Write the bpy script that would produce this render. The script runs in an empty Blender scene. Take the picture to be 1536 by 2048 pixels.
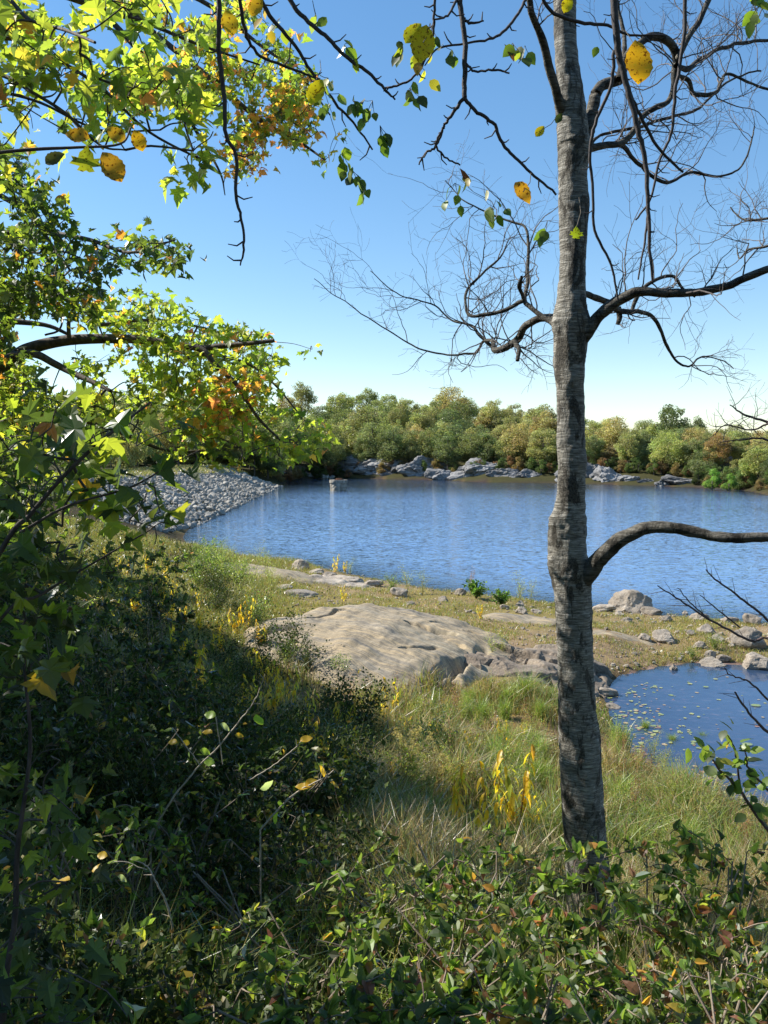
import bpy, math, random
import numpy as np
from mathutils import Vector, Matrix
R = math.radians
random.seed(7)
RS = np.random.RandomState(11)
S = bpy.context.scene
COL = S.collection

# ------------------------------------------------------------------ camera
CAMZ, PITCH, FPX = 6.0, R(4.1), 1657.0
cam = bpy.data.cameras.new('camera')
cam.sensor_fit = 'VERTICAL'; cam.sensor_height = 34.6; cam.lens = 34.6 * FPX / 2048
cam.clip_start = 0.05; cam.clip_end = 4000
camo = bpy.data.objects.new('camera', cam); COL.objects.link(camo)
camo.location = (0, 0, CAMZ); camo.rotation_euler = (R(90) - PITCH, 0, 0)
S.camera = camo

# ------------------------------------------------------------------ light
SUN_AZ, SUN_EL = R(-74), R(41)          # azimuth clockwise from +Y
TOSUN = np.array([math.cos(SUN_EL) * math.sin(SUN_AZ), math.cos(SUN_EL) * math.cos(SUN_AZ), math.sin(SUN_EL)])
w = bpy.data.worlds.new('World'); S.world = w; w.use_nodes = True
nt = w.node_tree; nt.nodes.clear()
sky = nt.nodes.new('ShaderNodeTexSky'); sky.sky_type = 'NISHITA'; sky.sun_disc = False
sky.sun_elevation = SUN_EL; sky.sun_rotation = SUN_AZ % (2 * math.pi)
sky.altitude = 300; sky.air_density = 1.0; sky.dust_density = 0.05; sky.ozone_density = 1.5
hs = nt.nodes.new('ShaderNodeHueSaturation'); hs.inputs['Saturation'].default_value = 1.36
bg = nt.nodes.new('ShaderNodeBackground'); bg.inputs['Strength'].default_value = 0.15
wo = nt.nodes.new('ShaderNodeOutputWorld')
gm = nt.nodes.new('ShaderNodeGamma'); gm.inputs[1].default_value = .8; nt.links.new(sky.outputs[0], gm.inputs[0]); nt.links.new(gm.outputs[0], hs.inputs['Color']); nt.links.new(hs.outputs[0], bg.inputs[0]); nt.links.new(bg.outputs[0], wo.inputs[0])
sl = bpy.data.lights.new('sun', 'SUN'); sl.energy = 5.0; sl.angle = R(0.5); sl.color = (1.0, 0.95, 0.86)
so = bpy.data.objects.new('sun', sl); COL.objects.link(so)
so.rotation_euler = Vector(TOSUN).to_track_quat('Z', 'Y').to_euler(); so.location = (-40, 20, 60)
S.view_settings.view_transform = 'Standard'; S.view_settings.look = 'None'
S.view_settings.exposure = 0.8; S.view_settings.gamma = 1.0
cy = S.cycles
cy.max_bounces = 6; cy.diffuse_bounces = 3; cy.glossy_bounces = 3; cy.transmission_bounces = 4
cy.transparent_max_bounces = 6; cy.caustics_reflective = False; cy.caustics_refractive = False
cy.use_denoising = True; cy.sample_clamp_indirect = 6

# ------------------------------------------------------------------ helpers
def ray(u, v):
    a = (u - 768) / FPX; b = (1024 - v) / FPX
    return (a, math.cos(PITCH) + b * math.sin(PITCH), -math.sin(PITCH) + b * math.cos(PITCH))
def PY(u, v, y):
    r = ray(u, v); s = y / r[1]
    return np.array([r[0] * s, y, CAMZ + r[2] * s])
def PZ(u, v, z=0.0):
    r = ray(u, v); s = (z - CAMZ) / r[2]
    return np.array([r[0] * s, r[1] * s, z])
def uv(x, y, z):
    z = z - CAMZ
    f = y * math.cos(PITCH) - z * math.sin(PITCH); up = y * math.sin(PITCH) + z * math.cos(PITCH)
    f = np.where(f < .05, .05, f)
    return 768 + FPX * x / f, 1024 - FPX * up / f
def srgb(r, g, b):
    return tuple(((c / 255) / 12.92 if c / 255 <= .04045 else ((c / 255 + .055) / 1.055) ** 2.4) for c in (r, g, b))
def ss(x, a, b):
    t = np.clip((x - a) / (b - a), 0, 1); return t * t * (3 - 2 * t)
def _h(i, j, k, seed):
    n = (i * 374761393 + j * 668265263 + k * 2147483647 + seed * 974634777) & 0xffffffff
    n = ((n ^ (n >> 13)) * 1274126177) & 0xffffffff
    return ((n ^ (n >> 16)) & 0xffff) / 65535.0
def vnoise(p, seed=0):
    p = np.asarray(p, float); f = np.floor(p).astype(np.int64); t = p - f; t = t * t * (3 - 2 * t)
    r = 0
    for a in (0, 1):
        for b in (0, 1):
            for c in (0, 1):
                wgt = (t[:, 0] if a else 1 - t[:, 0]) * (t[:, 1] if b else 1 - t[:, 1]) * (t[:, 2] if c else 1 - t[:, 2])
                r = r + wgt * _h(f[:, 0] + a, f[:, 1] + b, f[:, 2] + c, seed)
    return r * 2 - 1
def fbm(p, octv=4, seed=0):
    r = 0; a = 1.0; p = np.asarray(p, float)
    for o in range(octv):
        r = r + a * vnoise(p, seed + o); p = p * 2.03; a *= .5
    return r
def fb2(x, y, sc, octv=4, seed=0):
    x = np.asarray(x, float).ravel(); y = np.asarray(y, float).ravel()
    return fbm(np.stack([x * sc, y * sc, np.full_like(x, .37)], 1), octv, seed)

def norm(a):
    a = np.asarray(a, float); return a / np.maximum(np.linalg.norm(a, axis=-1, keepdims=True), 1e-9)

def mk_mesh(name, V, F, mat, cols=None, smooth=False):
    V = np.asarray(V, np.float32)
    if isinstance(F, np.ndarray): F = [F]
    F = [f for f in F if len(f)]
    me = bpy.data.meshes.new(name)
    nl = sum(f.size for f in F); npoly = sum(len(f) for f in F)
    me.vertices.add(len(V)); me.vertices.foreach_set('co', V.ravel())
    me.loops.add(nl); me.loops.foreach_set('vertex_index', np.concatenate([f.ravel() for f in F]).astype(np.int32))
    me.polygons.add(npoly)
    st = []; o = 0
    for f in F:
        st.append(o + np.arange(len(f)) * f.shape[1]); o += f.size
    me.polygons.foreach_set('loop_start', np.concatenate(st).astype(np.int32))
    me.polygons.foreach_set('use_smooth', np.full(npoly, smooth))
    me.update(calc_edges=True); me.validate()
    if cols is not None:
        at = me.attributes.new('Col', 'FLOAT_COLOR', 'POINT')
        c = np.ones((len(V), 4), np.float32); c[:, :3] = cols
        at.data.foreach_set('color', c.ravel())
    for m in (mat if isinstance(mat, (list, tuple)) else [mat]): me.materials.append(m)
    return me
def part(name, V, F, mat, parent=None, cols=None, smooth=False, org=(0, 0, 0)):
    me = mk_mesh(name, np.asarray(V) - np.asarray(org), F, mat, cols, smooth)
    o = bpy.data.objects.new(name, me); COL.objects.link(o)
    if parent is not None: o.parent = parent
    else: o.location = org
    return o
def thing(name, label, cat, loc=(0, 0, 0), group=None):
    o = bpy.data.objects.new(name, None); COL.objects.link(o); o.location = tuple(loc); o.empty_display_size = .1
    return tag(o, label, cat, group)
def tag(o, label=None, cat=None, group=None, kind=None):
    if label: o['label'] = label
    if cat: o['category'] = cat
    if group: o['group'] = group
    if kind: o['kind'] = kind
    return o
def dup(root, loc, rz=0, sc=(1, 1, 1), label=None, group=None, color=None):
    r = root.copy(); COL.objects.link(r)
    r.location = tuple(loc); r.rotation_euler = (0, 0, rz); r.scale = sc
    if label: r['label'] = label
    if group: r['group'] = group
    if color: r.color = color
    for ch in list(root.children):
        c = ch.copy(); COL.objects.link(c); c.parent = r
        if color: c.color = color
    return r
def remove(root):
    for ch in list(root.children): bpy.data.objects.remove(ch)
    bpy.data.objects.remove(root)
ORD = 'first second third fourth fifth sixth seventh eighth ninth tenth eleventh twelfth thirteenth fourteenth fifteenth sixteenth seventeenth eighteenth nineteenth twentieth'.split()
def nth(i):
    if i < 20: return ORD[i]
    n = i + 1; t = {1: 'st', 2: 'nd', 3: 'rd'}.get(n % 10, 'th') if n % 100 not in (11, 12, 13) else 'th'
    return '%d%s' % (n, t)

class MB:
    def __init__(s): s.V = []; s.F3 = []; s.F4 = []; s.C = []; s.n = 0
    def add(s, V, F3=None, F4=None, C=(1, 1, 1)):
        V = np.asarray(V, float)
        if len(V) == 0: return
        s.V.append(V)
        if F3 is not None and len(F3): s.F3.append(np.asarray(F3) + s.n)
        if F4 is not None and len(F4): s.F4.append(np.asarray(F4) + s.n)
        C = np.asarray(C, float); s.C.append(np.broadcast_to(C, (len(V), 3)) if C.ndim == 1 else C)
        s.n += len(V)
    def build(s, name, mat, parent=None, smooth=False, org=(0, 0, 0)):
        F = []
        if s.F3: F.append(np.concatenate(s.F3))
        if s.F4: F.append(np.concatenate(s.F4))
        return part(name, np.concatenate(s.V), F, mat, parent, np.concatenate(s.C), smooth, org)

def catmull(P, n=6):
    P = np.asarray(P, float)
    if len(P) < 3: return P
    Q = np.vstack([2 * P[0] - P[1], P, 2 * P[-1] - P[-2]]); out = []
    for i in range(1, len(Q) - 2):
        for k in range(n):
            t = k / n
            out.append(.5 * ((2 * Q[i]) + (-Q[i-1] + Q[i+1]) * t + (2*Q[i-1] - 5*Q[i] + 4*Q[i+1] - Q[i+2]) * t*t + (-Q[i-1] + 3*Q[i] - 3*Q[i+1] + Q[i+2]) * t**3))
    out.append(Q[-2]); return np.array(out)
def tube(P, r, sides=6, cap=True):
    P = np.asarray(P, float); r = np.broadcast_to(np.asarray(r, float), (len(P),))
    T = np.gradient(P, axis=0); T = norm(T)
    ref = np.array([.31, .22, .92]) if abs(T[0][2]) < .9 else np.array([1., .1, .1])
    A = norm(np.cross(T, ref)); B = np.cross(T, A)
    a = np.arange(sides) / sides * 2 * np.pi
    V = P[:, None] + r[:, None, None] * (np.cos(a)[None, :, None] * A[:, None] + np.sin(a)[None, :, None] * B[:, None])
    V = V.reshape(-1, 3); i = np.arange(len(P) - 1)[:, None] * sides; j = np.arange(sides)[None]
    j2 = (j + 1) % sides
    F = np.stack([i + j, i + j2, i + sides + j2, i + sides + j], -1).reshape(-1, 4)
    return V, F
def addtube(mb, P, r, sides=6, C=(1, 1, 1)):
    V, F = tube(P, r, sides); mb.add(V, F4=F, C=C)

# leaf templates: base at origin, along +y, normal +z, length 1
def t_oval(wd=.3, fold=.08, droop=.12):
    ys = [0, .18, .45, .75, 1]; ws = [0, wd * .75, wd, wd * .62, 0]
    V = []
    for y, w_ in zip(ys, ws):
        dz = -droop * y * y
        if w_ == 0: V.append((0, y, dz))
        else: V += [(-w_, y, dz + fold), (0, y, dz), (w_, y, dz + fold)]
    F = [(0, 2, 1), (0, 3, 2), (1, 2, 5), (1, 5, 4), (2, 3, 6), (2, 6, 5), (4, 5, 8), (4, 8, 7), (5, 6, 9), (5, 9, 8), (7, 8, 10), (8, 9, 10)]
    return np.array(V), np.array(F)
def t_maple():
    half = [(.0, .0), (.12, -.06), (.34, -.02), (.24, .14), (.62, .2), (.48, .36), (.56, .5), (.3, .46), (.26, .66), (.14, .78), (0, 1.0)]
    out = [(x, y) for x, y in half] + [(-x, y) for x, y in half[-2:0:-1]]
    V = [(0, .3, 0)] + [(x, y, .16 * abs(x) - .22 * y * y) for x, y in out]
    n = len(out); F = [(0, 1 + i, 1 + (i + 1) % n) for i in range(n)]
    return np.array(V), np.array(F)
def t_rhomb(wd=.3):
    return np.array([(0, 0, 0), (wd, .45, .06), (0, 1, -.1), (-wd, .45, .06)], float), np.array([(0, 1, 2), (0, 2, 3)])
def t_ovalf(wd=.33, droop=.2, n=12):
    V = []; F = []
    for k in range(n + 1):
        y = k / n; w_ = wd * (math.sin(math.pi * y ** .85)) ** .8 * (1 + .05 * (-1) ** k) if 0 < k < n else .004
        dz = -droop * y * y + .03 * math.sin(y * 9); V += [(-w_, y, dz + .22 * w_), (0, y, dz), (w_, y, dz + .30 * w_)]
    for k in range(n):
        a = 3 * k; F += [(a, a + 1, a + 4), (a, a + 4, a + 3), (a + 1, a + 2, a + 5), (a + 1, a + 5, a + 4)]
    return np.array(V), np.array(F)
def bendt(T, bx, by, sq):
    V = T[0].copy(); V[:, 2] += bx * V[:, 0] ** 2 * 2 + by * V[:, 1] ** 2; V[:, 0] *= sq; V[:, 0] += .12 * bx * V[:, 1]; return V, T[1]
OVAL, OVALW, MAPLE, RHOMB, RHOMBW, LANCE = t_oval(), t_oval(.36, .05, .2), t_maple(), t_rhomb(), t_rhomb(.42), t_oval(.16, .04, .45)
def scatter(mb, tpl, pos, axis, nrm, size, col):
    TV, TF = tpl; n = len(pos)
    if n == 0: return
    Y = norm(axis); Z = norm(nrm - (nrm * Y).sum(1, keepdims=True) * Y); X = np.cross(Y, Z)
    size = np.broadcast_to(size, (n,))
    V = (TV[None, :, 0, None] * X[:, None] + TV[None, :, 1, None] * Y[:, None] + TV[None, :, 2, None] * Z[:, None]) * size[:, None, None] + pos[:, None]
    F = TF[None] + (np.arange(n) * len(TV))[:, None, None]
    C = np.repeat(col[:, None], len(TV), 1) if col.ndim == 2 else np.broadcast_to(col, (n, len(TV), 3))
    mb.add(V.reshape(-1, 3), F3=F.reshape(-1, 3), C=C.reshape(-1, 3))
OVALF = t_ovalf()
MAPLES = [bendt(MAPLE, .3, -.2, .9), bendt(MAPLE, -.5, -.05, 1.0), bendt(MAPLE, .6, .15, .8), bendt(MAPLE, -.2, -.45, .95), bendt(MAPLE, .1, .1, .6)]
OVALS = [bendt(OVAL, .6, -.2, 1.0), bendt(OVAL, -.8, .1, .85), bendt(OVALW, .4, -.3, .9), bendt(OVAL, 1.2, .2, .7)]
def scatter_mix(mb, tpls, pos, axis, nrm, size, col, rs=RS):
    k = rs.randint(0, len(tpls), len(pos)); size = np.broadcast_to(size, (len(pos),))
    for q, T in enumerate(tpls):
        m = k == q
        if m.any(): scatter(mb, T, pos[m], axis[m], nrm[m], size[m], col[m])
def pal(n, choices, weights, jit=.18, rs=RS):
    w_ = np.array(weights, float); w_ /= w_.sum()
    c = np.array(choices)[rs.choice(len(choices), n, p=w_)]
    return np.clip(c * (1 + rs.uniform(-jit, jit, (n, 1))) * (1 + rs.uniform(-jit * .4, jit * .4, (n, 3))), 0.002, 1)

# ------------------------------------------------------------------ materials
def nmat(name):
    m = bpy.data.materials.new(name); m.use_nodes = True; m.node_tree.nodes.clear(); return m, m.node_tree
def N(nt, typ, **kw):
    n = nt.nodes.new(typ)
    for k, v in kw.items():
        if k in n.inputs: n.inputs[k].default_value = v
        else: setattr(n, k, v)
    return n
def ramp(nt, stops, fac):
    r = nt.nodes.new('ShaderNodeValToRGB'); e = r.color_ramp.elements
    while len(e) > 1: e.remove(e[0])
    e[0].position = stops[0][0]; e[0].color = (*stops[0][1], 1)
    for p, c in stops[1:]:
        x = e.new(p); x.color = (*c, 1)
    nt.links.new(fac, r.inputs[0]); return r.outputs[0]
def mix(nt, fac, a, b, mode='MIX'):
    m = nt.nodes.new('ShaderNodeMix'); m.data_type = 'RGBA'; m.blend_type = mode
    for sock, val in ((m.inputs[0], fac), (m.inputs[6], a), (m.inputs[7], b)):
        if hasattr(val, 'is_output') or isinstance(val, bpy.types.NodeSocket): nt.links.new(val, sock)
        elif isinstance(val, tuple): sock.default_value = (*val, 1) if len(val) == 3 else val
        else: sock.default_value = val
    return m.outputs[2]
def noise(nt, vec, scale, detail=4, rough=.6, dist=0):
    n = N(nt, 'ShaderNodeTexNoise', Scale=scale, Detail=detail, Roughness=rough, Distortion=dist)
    if vec is not None: nt.links.new(vec, n.inputs['Vector'])
    return n.outputs[0]
def mapping(nt, src, scale=(1, 1, 1), rot=(0, 0, 0)):
    m = nt.nodes.new('ShaderNodeMapping'); m.inputs['Scale'].default_value = scale; m.inputs['Rotation'].default_value = rot
    nt.links.new(src, m.inputs[0]); return m.outputs[0]
def principled(nt, col, rough=.8, bump=None, bstr=.3, bdist=.02, spec=.3):
    p = N(nt, 'ShaderNodeBsdfPrincipled'); p.inputs['Roughness'].default_value = rough
    p.inputs['Specular IOR Level'].default_value = spec
    if isinstance(col, tuple): p.inputs['Base Color'].default_value = (*col, 1)
    else: nt.links.new(col, p.inputs['Base Color'])
    if bump is not None:
        b = N(nt, 'ShaderNodeBump', Strength=bstr, Distance=bdist); nt.links.new(bump, b.inputs['Height']); nt.links.new(b.outputs[0], p.inputs['Normal'])
    o = nt.nodes.new('ShaderNodeOutputMaterial'); nt.links.new(p.outputs[0], o.inputs[0]); return p

def leaf_mat(name, trans=.5, gloss=.12, objcol=False, tgain=1.5, rough=.4, spots=0.0):
    m, t = nmat(name)
    at = N(t, 'ShaderNodeAttribute', attribute_name='Col'); c = at.outputs['Color']
    if objcol:
        oi = t.nodes.new('ShaderNodeObjectInfo'); c = mix(t, 1.0, c, oi.outputs['Color'], 'MULTIPLY')
    if spots:
        geo = t.nodes.new('ShaderNodeTexCoord')
        sp = ramp(t, [(.36, (.30, .20, .10)), (.42, (1, .95, .9)), (.6, (1, 1, 1)), (.7, (.85, 1, .9))], noise(t, geo.outputs['Object'], spots, 2))
        c = mix(t, 1.0, c, sp, 'MULTIPLY')
    d = t.nodes.new('ShaderNodeBsdfDiffuse'); t.links.new(c, d.inputs[0])
    tr = t.nodes.new('ShaderNodeBsdfTranslucent')
    tc = mix(t, 1.0, c, (tgain, tgain * 1.05, tgain * .6), 'MULTIPLY'); t.links.new(tc, tr.inputs[0])
    mx = N(t, 'ShaderNodeMixShader', Fac=trans) if False else t.nodes.new('ShaderNodeMixShader'); mx.inputs[0].default_value = trans
    t.links.new(d.outputs[0], mx.inputs[1]); t.links.new(tr.outputs[0], mx.inputs[2])
    g = t.nodes.new('ShaderNodeBsdfGlossy'); g.inputs['Roughness'].default_value = rough
    g.inputs['Color'].default_value = (.9, .9, .9, 1)
    fr = N(t, 'ShaderNodeLayerWeight', Blend=.25)
    mu = N(t, 'ShaderNodeMath', operation='MULTIPLY_ADD'); t.links.new(fr.outputs['Fresnel'], mu.inputs[0]); mu.inputs[1].default_value = gloss * 1.6; mu.inputs[2].default_value = gloss * .25
    m2 = t.nodes.new('ShaderNodeMixShader'); t.links.new(mu.outputs[0], m2.inputs[0])
    t.links.new(mx.outputs[0], m2.inputs[1]); t.links.new(g.outputs[0], m2.inputs[2])
    o = t.nodes.new('ShaderNodeOutputMaterial'); t.links.new(m2.outputs[0], o.inputs[0]); return m
M_LEAF = leaf_mat('leaf', .6, .10, rough=.45, tgain=1.9)
M_SHADE = leaf_mat('shade_dimmed_leaf', .45, .05, rough=.5, tgain=1.3)  # dimmer copy of the leaf material, used to deepen the bank's shade
M_LEAFY = leaf_mat('spotted_leaf', .5, .05, spots=110)
M_FAR = leaf_mat('far_foliage', .4, .03, objcol=True, tgain=1.7)
M_GRASS = leaf_mat('grass', .4, .1, tgain=1.3)
def attr_mat(name, rough=.8, bscale=60, bstr=.3):
    m, t = nmat(name); at = N(t, 'ShaderNodeAttribute', attribute_name='Col'); g = t.nodes.new('ShaderNodeTexCoord')
    n = noise(t, g.outputs['Object'], bscale, 3)
    c = mix(t, .6, at.outputs['Color'], ramp(t, [(.3, (.5, .5, .5)), (.7, (1.3, 1.3, 1.3))], n), 'MULTIPLY')
    principled(t, c, rough, n, bstr, .01); return m
M_TWIG = attr_mat('twig_bark', .75)

def bark_birch():
    m, t = nmat('grey_birch_bark'); g = t.nodes.new('ShaderNodeTexCoord')
    at = N(t, 'ShaderNodeAttribute', attribute_name='Col')
    ob = g.outputs['Object']
    band = noise(t, mapping(t, ob, (9, 9, 110)), 1.0, 5, .7, .4)
    fine = noise(t, mapping(t, ob, (25, 25, 260)), 1.0, 3, .6)
    pat = noise(t, mapping(t, ob, (8, 8, 3.8)), 1.0, 7, .72, .5)
    grain = noise(t, ob, 90, 4, .7)
    c = ramp(t, [(.30, (.04, .034, .027)), (.42, (.15, .14, .116)), (.55, (.30, .283, .245)), (.72, (.56, .545, .49))], band)
    c = mix(t, .75, c, ramp(t, [(.36, (.35, .33, .30)), (.52, (1, 1, 1)), (.7, (1.15, 1.15, 1.12))], fine), 'MULTIPLY')
    dark = ramp(t, [(.51, (1, 1, 1)), (.57, (0, 0, 0))], pat)
    dcol = ramp(t, [(.35, (.02, .018, .014)), (.65, (.11, .098, .078))], grain)
    c = mix(t, dark, dcol, c)
    c = mix(t, 1.0, c, at.outputs['Color'], 'MULTIPLY')
    rdg = noise(t, mapping(t, ob, (34, 34, 12)), 1.0, 4, .7, .8); h = mix(t, .5, band, fine); h = mix(t, .4, h, grain); h = mix(t, .45, h, pat); h = mix(t, .4, h, rdg)
    principled(t, c, .8, h, 1.0, .03); return m
M_BIRCH = bark_birch()
def bark_dark():
    m, t = nmat('brown_bark'); g = t.nodes.new('ShaderNodeTexCoord'); ob = g.outputs['Object']
    at = N(t, 'ShaderNodeAttribute', attribute_name='Col')
    n = noise(t, mapping(t, ob, (30, 30, 9)), 1, 5, .65, .5); n2 = noise(t, ob, 60, 3)
    c = mix(t, 1.0, at.outputs['Color'], ramp(t, [(.3, (.35, .35, .35)), (.6, (1.1, 1.08, 1.05)), (.8, (1.7, 1.7, 1.65))], n), 'MULTIPLY')
    principled(t, c, .8, mix(t, .3, n, n2), .7, .01); return m
M_BARK = bark_dark()
def rock_mat(name, cols, band=False, sc=1.0, bstr=.5, lichen=0.3):
    m, t = nmat(name); g = t.nodes.new('ShaderNodeTexCoord'); ob = g.outputs['Object']
    oi = t.nodes.new('ShaderNodeObjectInfo')
    big = noise(t, ob, .9 * sc, 5, .6); fine = noise(t, ob, 14 * sc, 6, .7); sp = noise(t, ob, 60 * sc, 2, .6)
    c = ramp(t, [(.3, cols[0]), (.5, cols[1]), (.7, cols[2])], mix(t, .5, big, fine))
    h = mix(t, .5, fine, sp)
    if band:
        mp = t.nodes.new('ShaderNodeMapping'); mp.inputs['Rotation'].default_value = (0, .15, -.95); t.links.new(ob, mp.inputs[0])
        warp = N(t, 'ShaderNodeTexNoise', Scale=.45, Detail=2); t.links.new(ob, warp.inputs['Vector'])
        wa = N(t, 'ShaderNodeVectorMath', operation='MULTIPLY_ADD'); t.links.new(warp.outputs['Color'], wa.inputs[0]); wa.inputs[1].default_value = (.8, .4, .3); t.links.new(mp.outputs[0], wa.inputs[2])
        f1 = noise(t, mapping(t, wa.outputs[0], (1.0, .09, .12)), 1, 3, .6); f2 = noise(t, mapping(t, wa.outputs[0], (3.4, .14, .3)), 1, 3, .6)
        b = ramp(t, [(.36, (.36, .35, .36)), (.42, (.75, .73, .72)), (.45, (1.15, 1.06, .92)), (.475, (.62, .60, .58)), (.50, (1.3, 1.13, .86)), (.525, (.58, .56, .55)), (.55, (1.25, 1.1, .85)), (.58, (.66, .64, .62)), (.64, (1.25, 1.18, 1.0))], mix(t, .5, f1, f2))
        c = mix(t, .9, c, b, 'MULTIPLY'); h = mix(t, .5, h, f2)
    c = mix(t, .7, c, ramp(t, [(.35, (.6, .6, .6)), (.6, (1.12, 1.12, 1.12))], sp), 'MULTIPLY')
    hv = N(t, 'ShaderNodeMath', operation='MULTIPLY_ADD'); t.links.new(oi.outputs['Random'], hv.inputs[0]); hv.inputs[1].default_value = .5; hv.inputs[2].default_value = .75
    cc = t.nodes.new('ShaderNodeCombineColor'); [t.links.new(hv.outputs[0], cc.inputs[i]) for i in range(3)]
    if not band: c = mix(t, 1.0, c, cc.outputs[0], 'MULTIPLY')
    principled(t, c, .85, h, bstr, .05, .25); return m
M_ROCK = rock_mat('tan_rock', [(.15, .115, .085), (.38, .32, .25), (.62, .55, .46)], bstr=.8)
M_ROCKB = rock_mat('banded_gneiss', [(.225, .195, .15), (.325, .285, .22), (.43, .38, .30)], band=True)
M_CRAG = rock_mat('fractured_rock', [(.09, .07, .055), (.25, .20, .15), (.42, .36, .28)], sc=1.2, bstr=.8)
M_GREY = rock_mat('grey_rock', [(.06, .058, .055), (.20, .195, .19), (.44, .43, .42)], sc=.8, bstr=.8)
M_RIP = rock_mat('riprap_rock', [(.085, .08, .07), (.26, .245, .215), (.58, .55, .48)], sc=1.5)

def ground_mat():
    m, t = nmat('ground_soil'); g = t.nodes.new('ShaderNodeTexCoord'); ob = g.outputs['Object']
    at = N(t, 'ShaderNodeAttribute', attribute_name='Col')
    n1 = noise(t, ob, .8, 6, .65); n2 = noise(t, ob, 9, 6, .7); n3 = noise(t, ob, 70, 3, .7)
    c = mix(t, .8, at.outputs['Color'], ramp(t, [(.3, (.5, .5, .45)), (.5, (1, .97, .9)), (.7, (1.5, 1.4, 1.2))], mix(t, .5, n1, n2)), 'MULTIPLY')
    c = mix(t, .7, c, ramp(t, [(.35, (.5, .5, .5)), (.62, (1.3, 1.25, 1.2))], n3), 'MULTIPLY')
    principled(t, c, .95, mix(t, .5, n2, n3), .8, .04, .1); return m
M_GROUND = ground_mat()

def water_mat():
    m, t = nmat('lake_water'); g = t.nodes.new('ShaderNodeTexCoord'); ob = g.outputs['Object']
    at = N(t, 'ShaderNodeAttribute', attribute_name='Col')
    sep = t.nodes.new('ShaderNodeSeparateColor'); t.links.new(at.outputs['Color'], sep.inputs[0])
    deep, wind = sep.outputs[0], sep.outputs[1]        # body colour share, depth plus far-shore darkening; how ruffled by wind
    def slope(vec, det):
        n = N(t, 'ShaderNodeTexNoise', Scale=1.0, Detail=det, Roughness=.6, Distortion=.3); t.links.new(vec, n.inputs['Vector'])
        v = N(t, 'ShaderNodeVectorMath', operation='SUBTRACT'); t.links.new(n.outputs['Color'], v.inputs[0]); v.inputs[1].default_value = (.5, .5, .5); return v.outputs[0]
    a = slope(mapping(t, ob, (2.4, 7.5, 1), (0, 0, R(10))), 2); b = slope(mapping(t, ob, (6.5, 20, 1), (0, 0, R(6))), 3)
    ad = N(t, 'ShaderNodeVectorMath', operation='ADD'); t.links.new(a, ad.inputs[0]); t.links.new(b, ad.inputs[1])
    gust = noise(t, mapping(t, ob, (.035, .09, 1)), 1.0, 3, .6)
    amp = N(t, 'ShaderNodeMath', operation='MULTIPLY_ADD'); t.links.new(gust, amp.inputs[0]); amp.inputs[1].default_value = 1.1; amp.inputs[2].default_value = .12
    am = N(t, 'ShaderNodeMath', operation='MULTIPLY'); t.links.new(amp.outputs[0], am.inputs[0]); t.links.new(wind, am.inputs[1])
    cx = t.nodes.new('ShaderNodeCombineXYZ'); m5 = N(t, 'ShaderNodeMath', operation='MULTIPLY'); m5.inputs[1].default_value = .55; t.links.new(am.outputs[0], m5.inputs[0])
    t.links.new(m5.outputs[0], cx.inputs[0]); t.links.new(am.outputs[0], cx.inputs[1])
    mu = N(t, 'ShaderNodeVectorMath', operation='MULTIPLY'); t.links.new(ad.outputs[0], mu.inputs[0]); t.links.new(cx.outputs[0], mu.inputs[1])
    up = N(t, 'ShaderNodeVectorMath', operation='ADD'); t.links.new(mu.outputs[0], up.inputs[0]); up.inputs[1].default_value = (0, 0, 1)
    nn = N(t, 'ShaderNodeVectorMath', operation='NORMALIZE'); t.links.new(up.outputs[0], nn.inputs[0]); nrm_ = nn.outputs[0]
    gl = t.nodes.new('ShaderNodeBsdfGlossy'); gl.inputs['Roughness'].default_value = .05; gl.inputs['Color'].default_value = (.88, .95, 1, 1); t.links.new(nrm_, gl.inputs['Normal'])
    fr = N(t, 'ShaderNodeFresnel', IOR=1.333); t.links.new(nrm_, fr.inputs['Normal'])
    tr = t.nodes.new('ShaderNodeBsdfTransparent'); tr.inputs[0].default_value = (.86, .86, .95, 1)
    df = t.nodes.new('ShaderNodeBsdfDiffuse'); df.inputs[0].default_value = (.13, .235, .43, 1)
    body = t.nodes.new('ShaderNodeMixShader'); t.links.new(deep, body.inputs[0]); t.links.new(tr.outputs[0], body.inputs[1]); t.links.new(df.outputs[0], body.inputs[2])
    mx = t.nodes.new('ShaderNodeMixShader'); t.links.new(fr.outputs[0], mx.inputs[0]); t.links.new(body.outputs[0], mx.inputs[1]); t.links.new(gl.outputs[0], mx.inputs[2])
    o = t.nodes.new('ShaderNodeOutputMaterial'); t.links.new(mx.outputs[0], o.inputs[0]); return m
M_WATER = water_mat()

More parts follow.
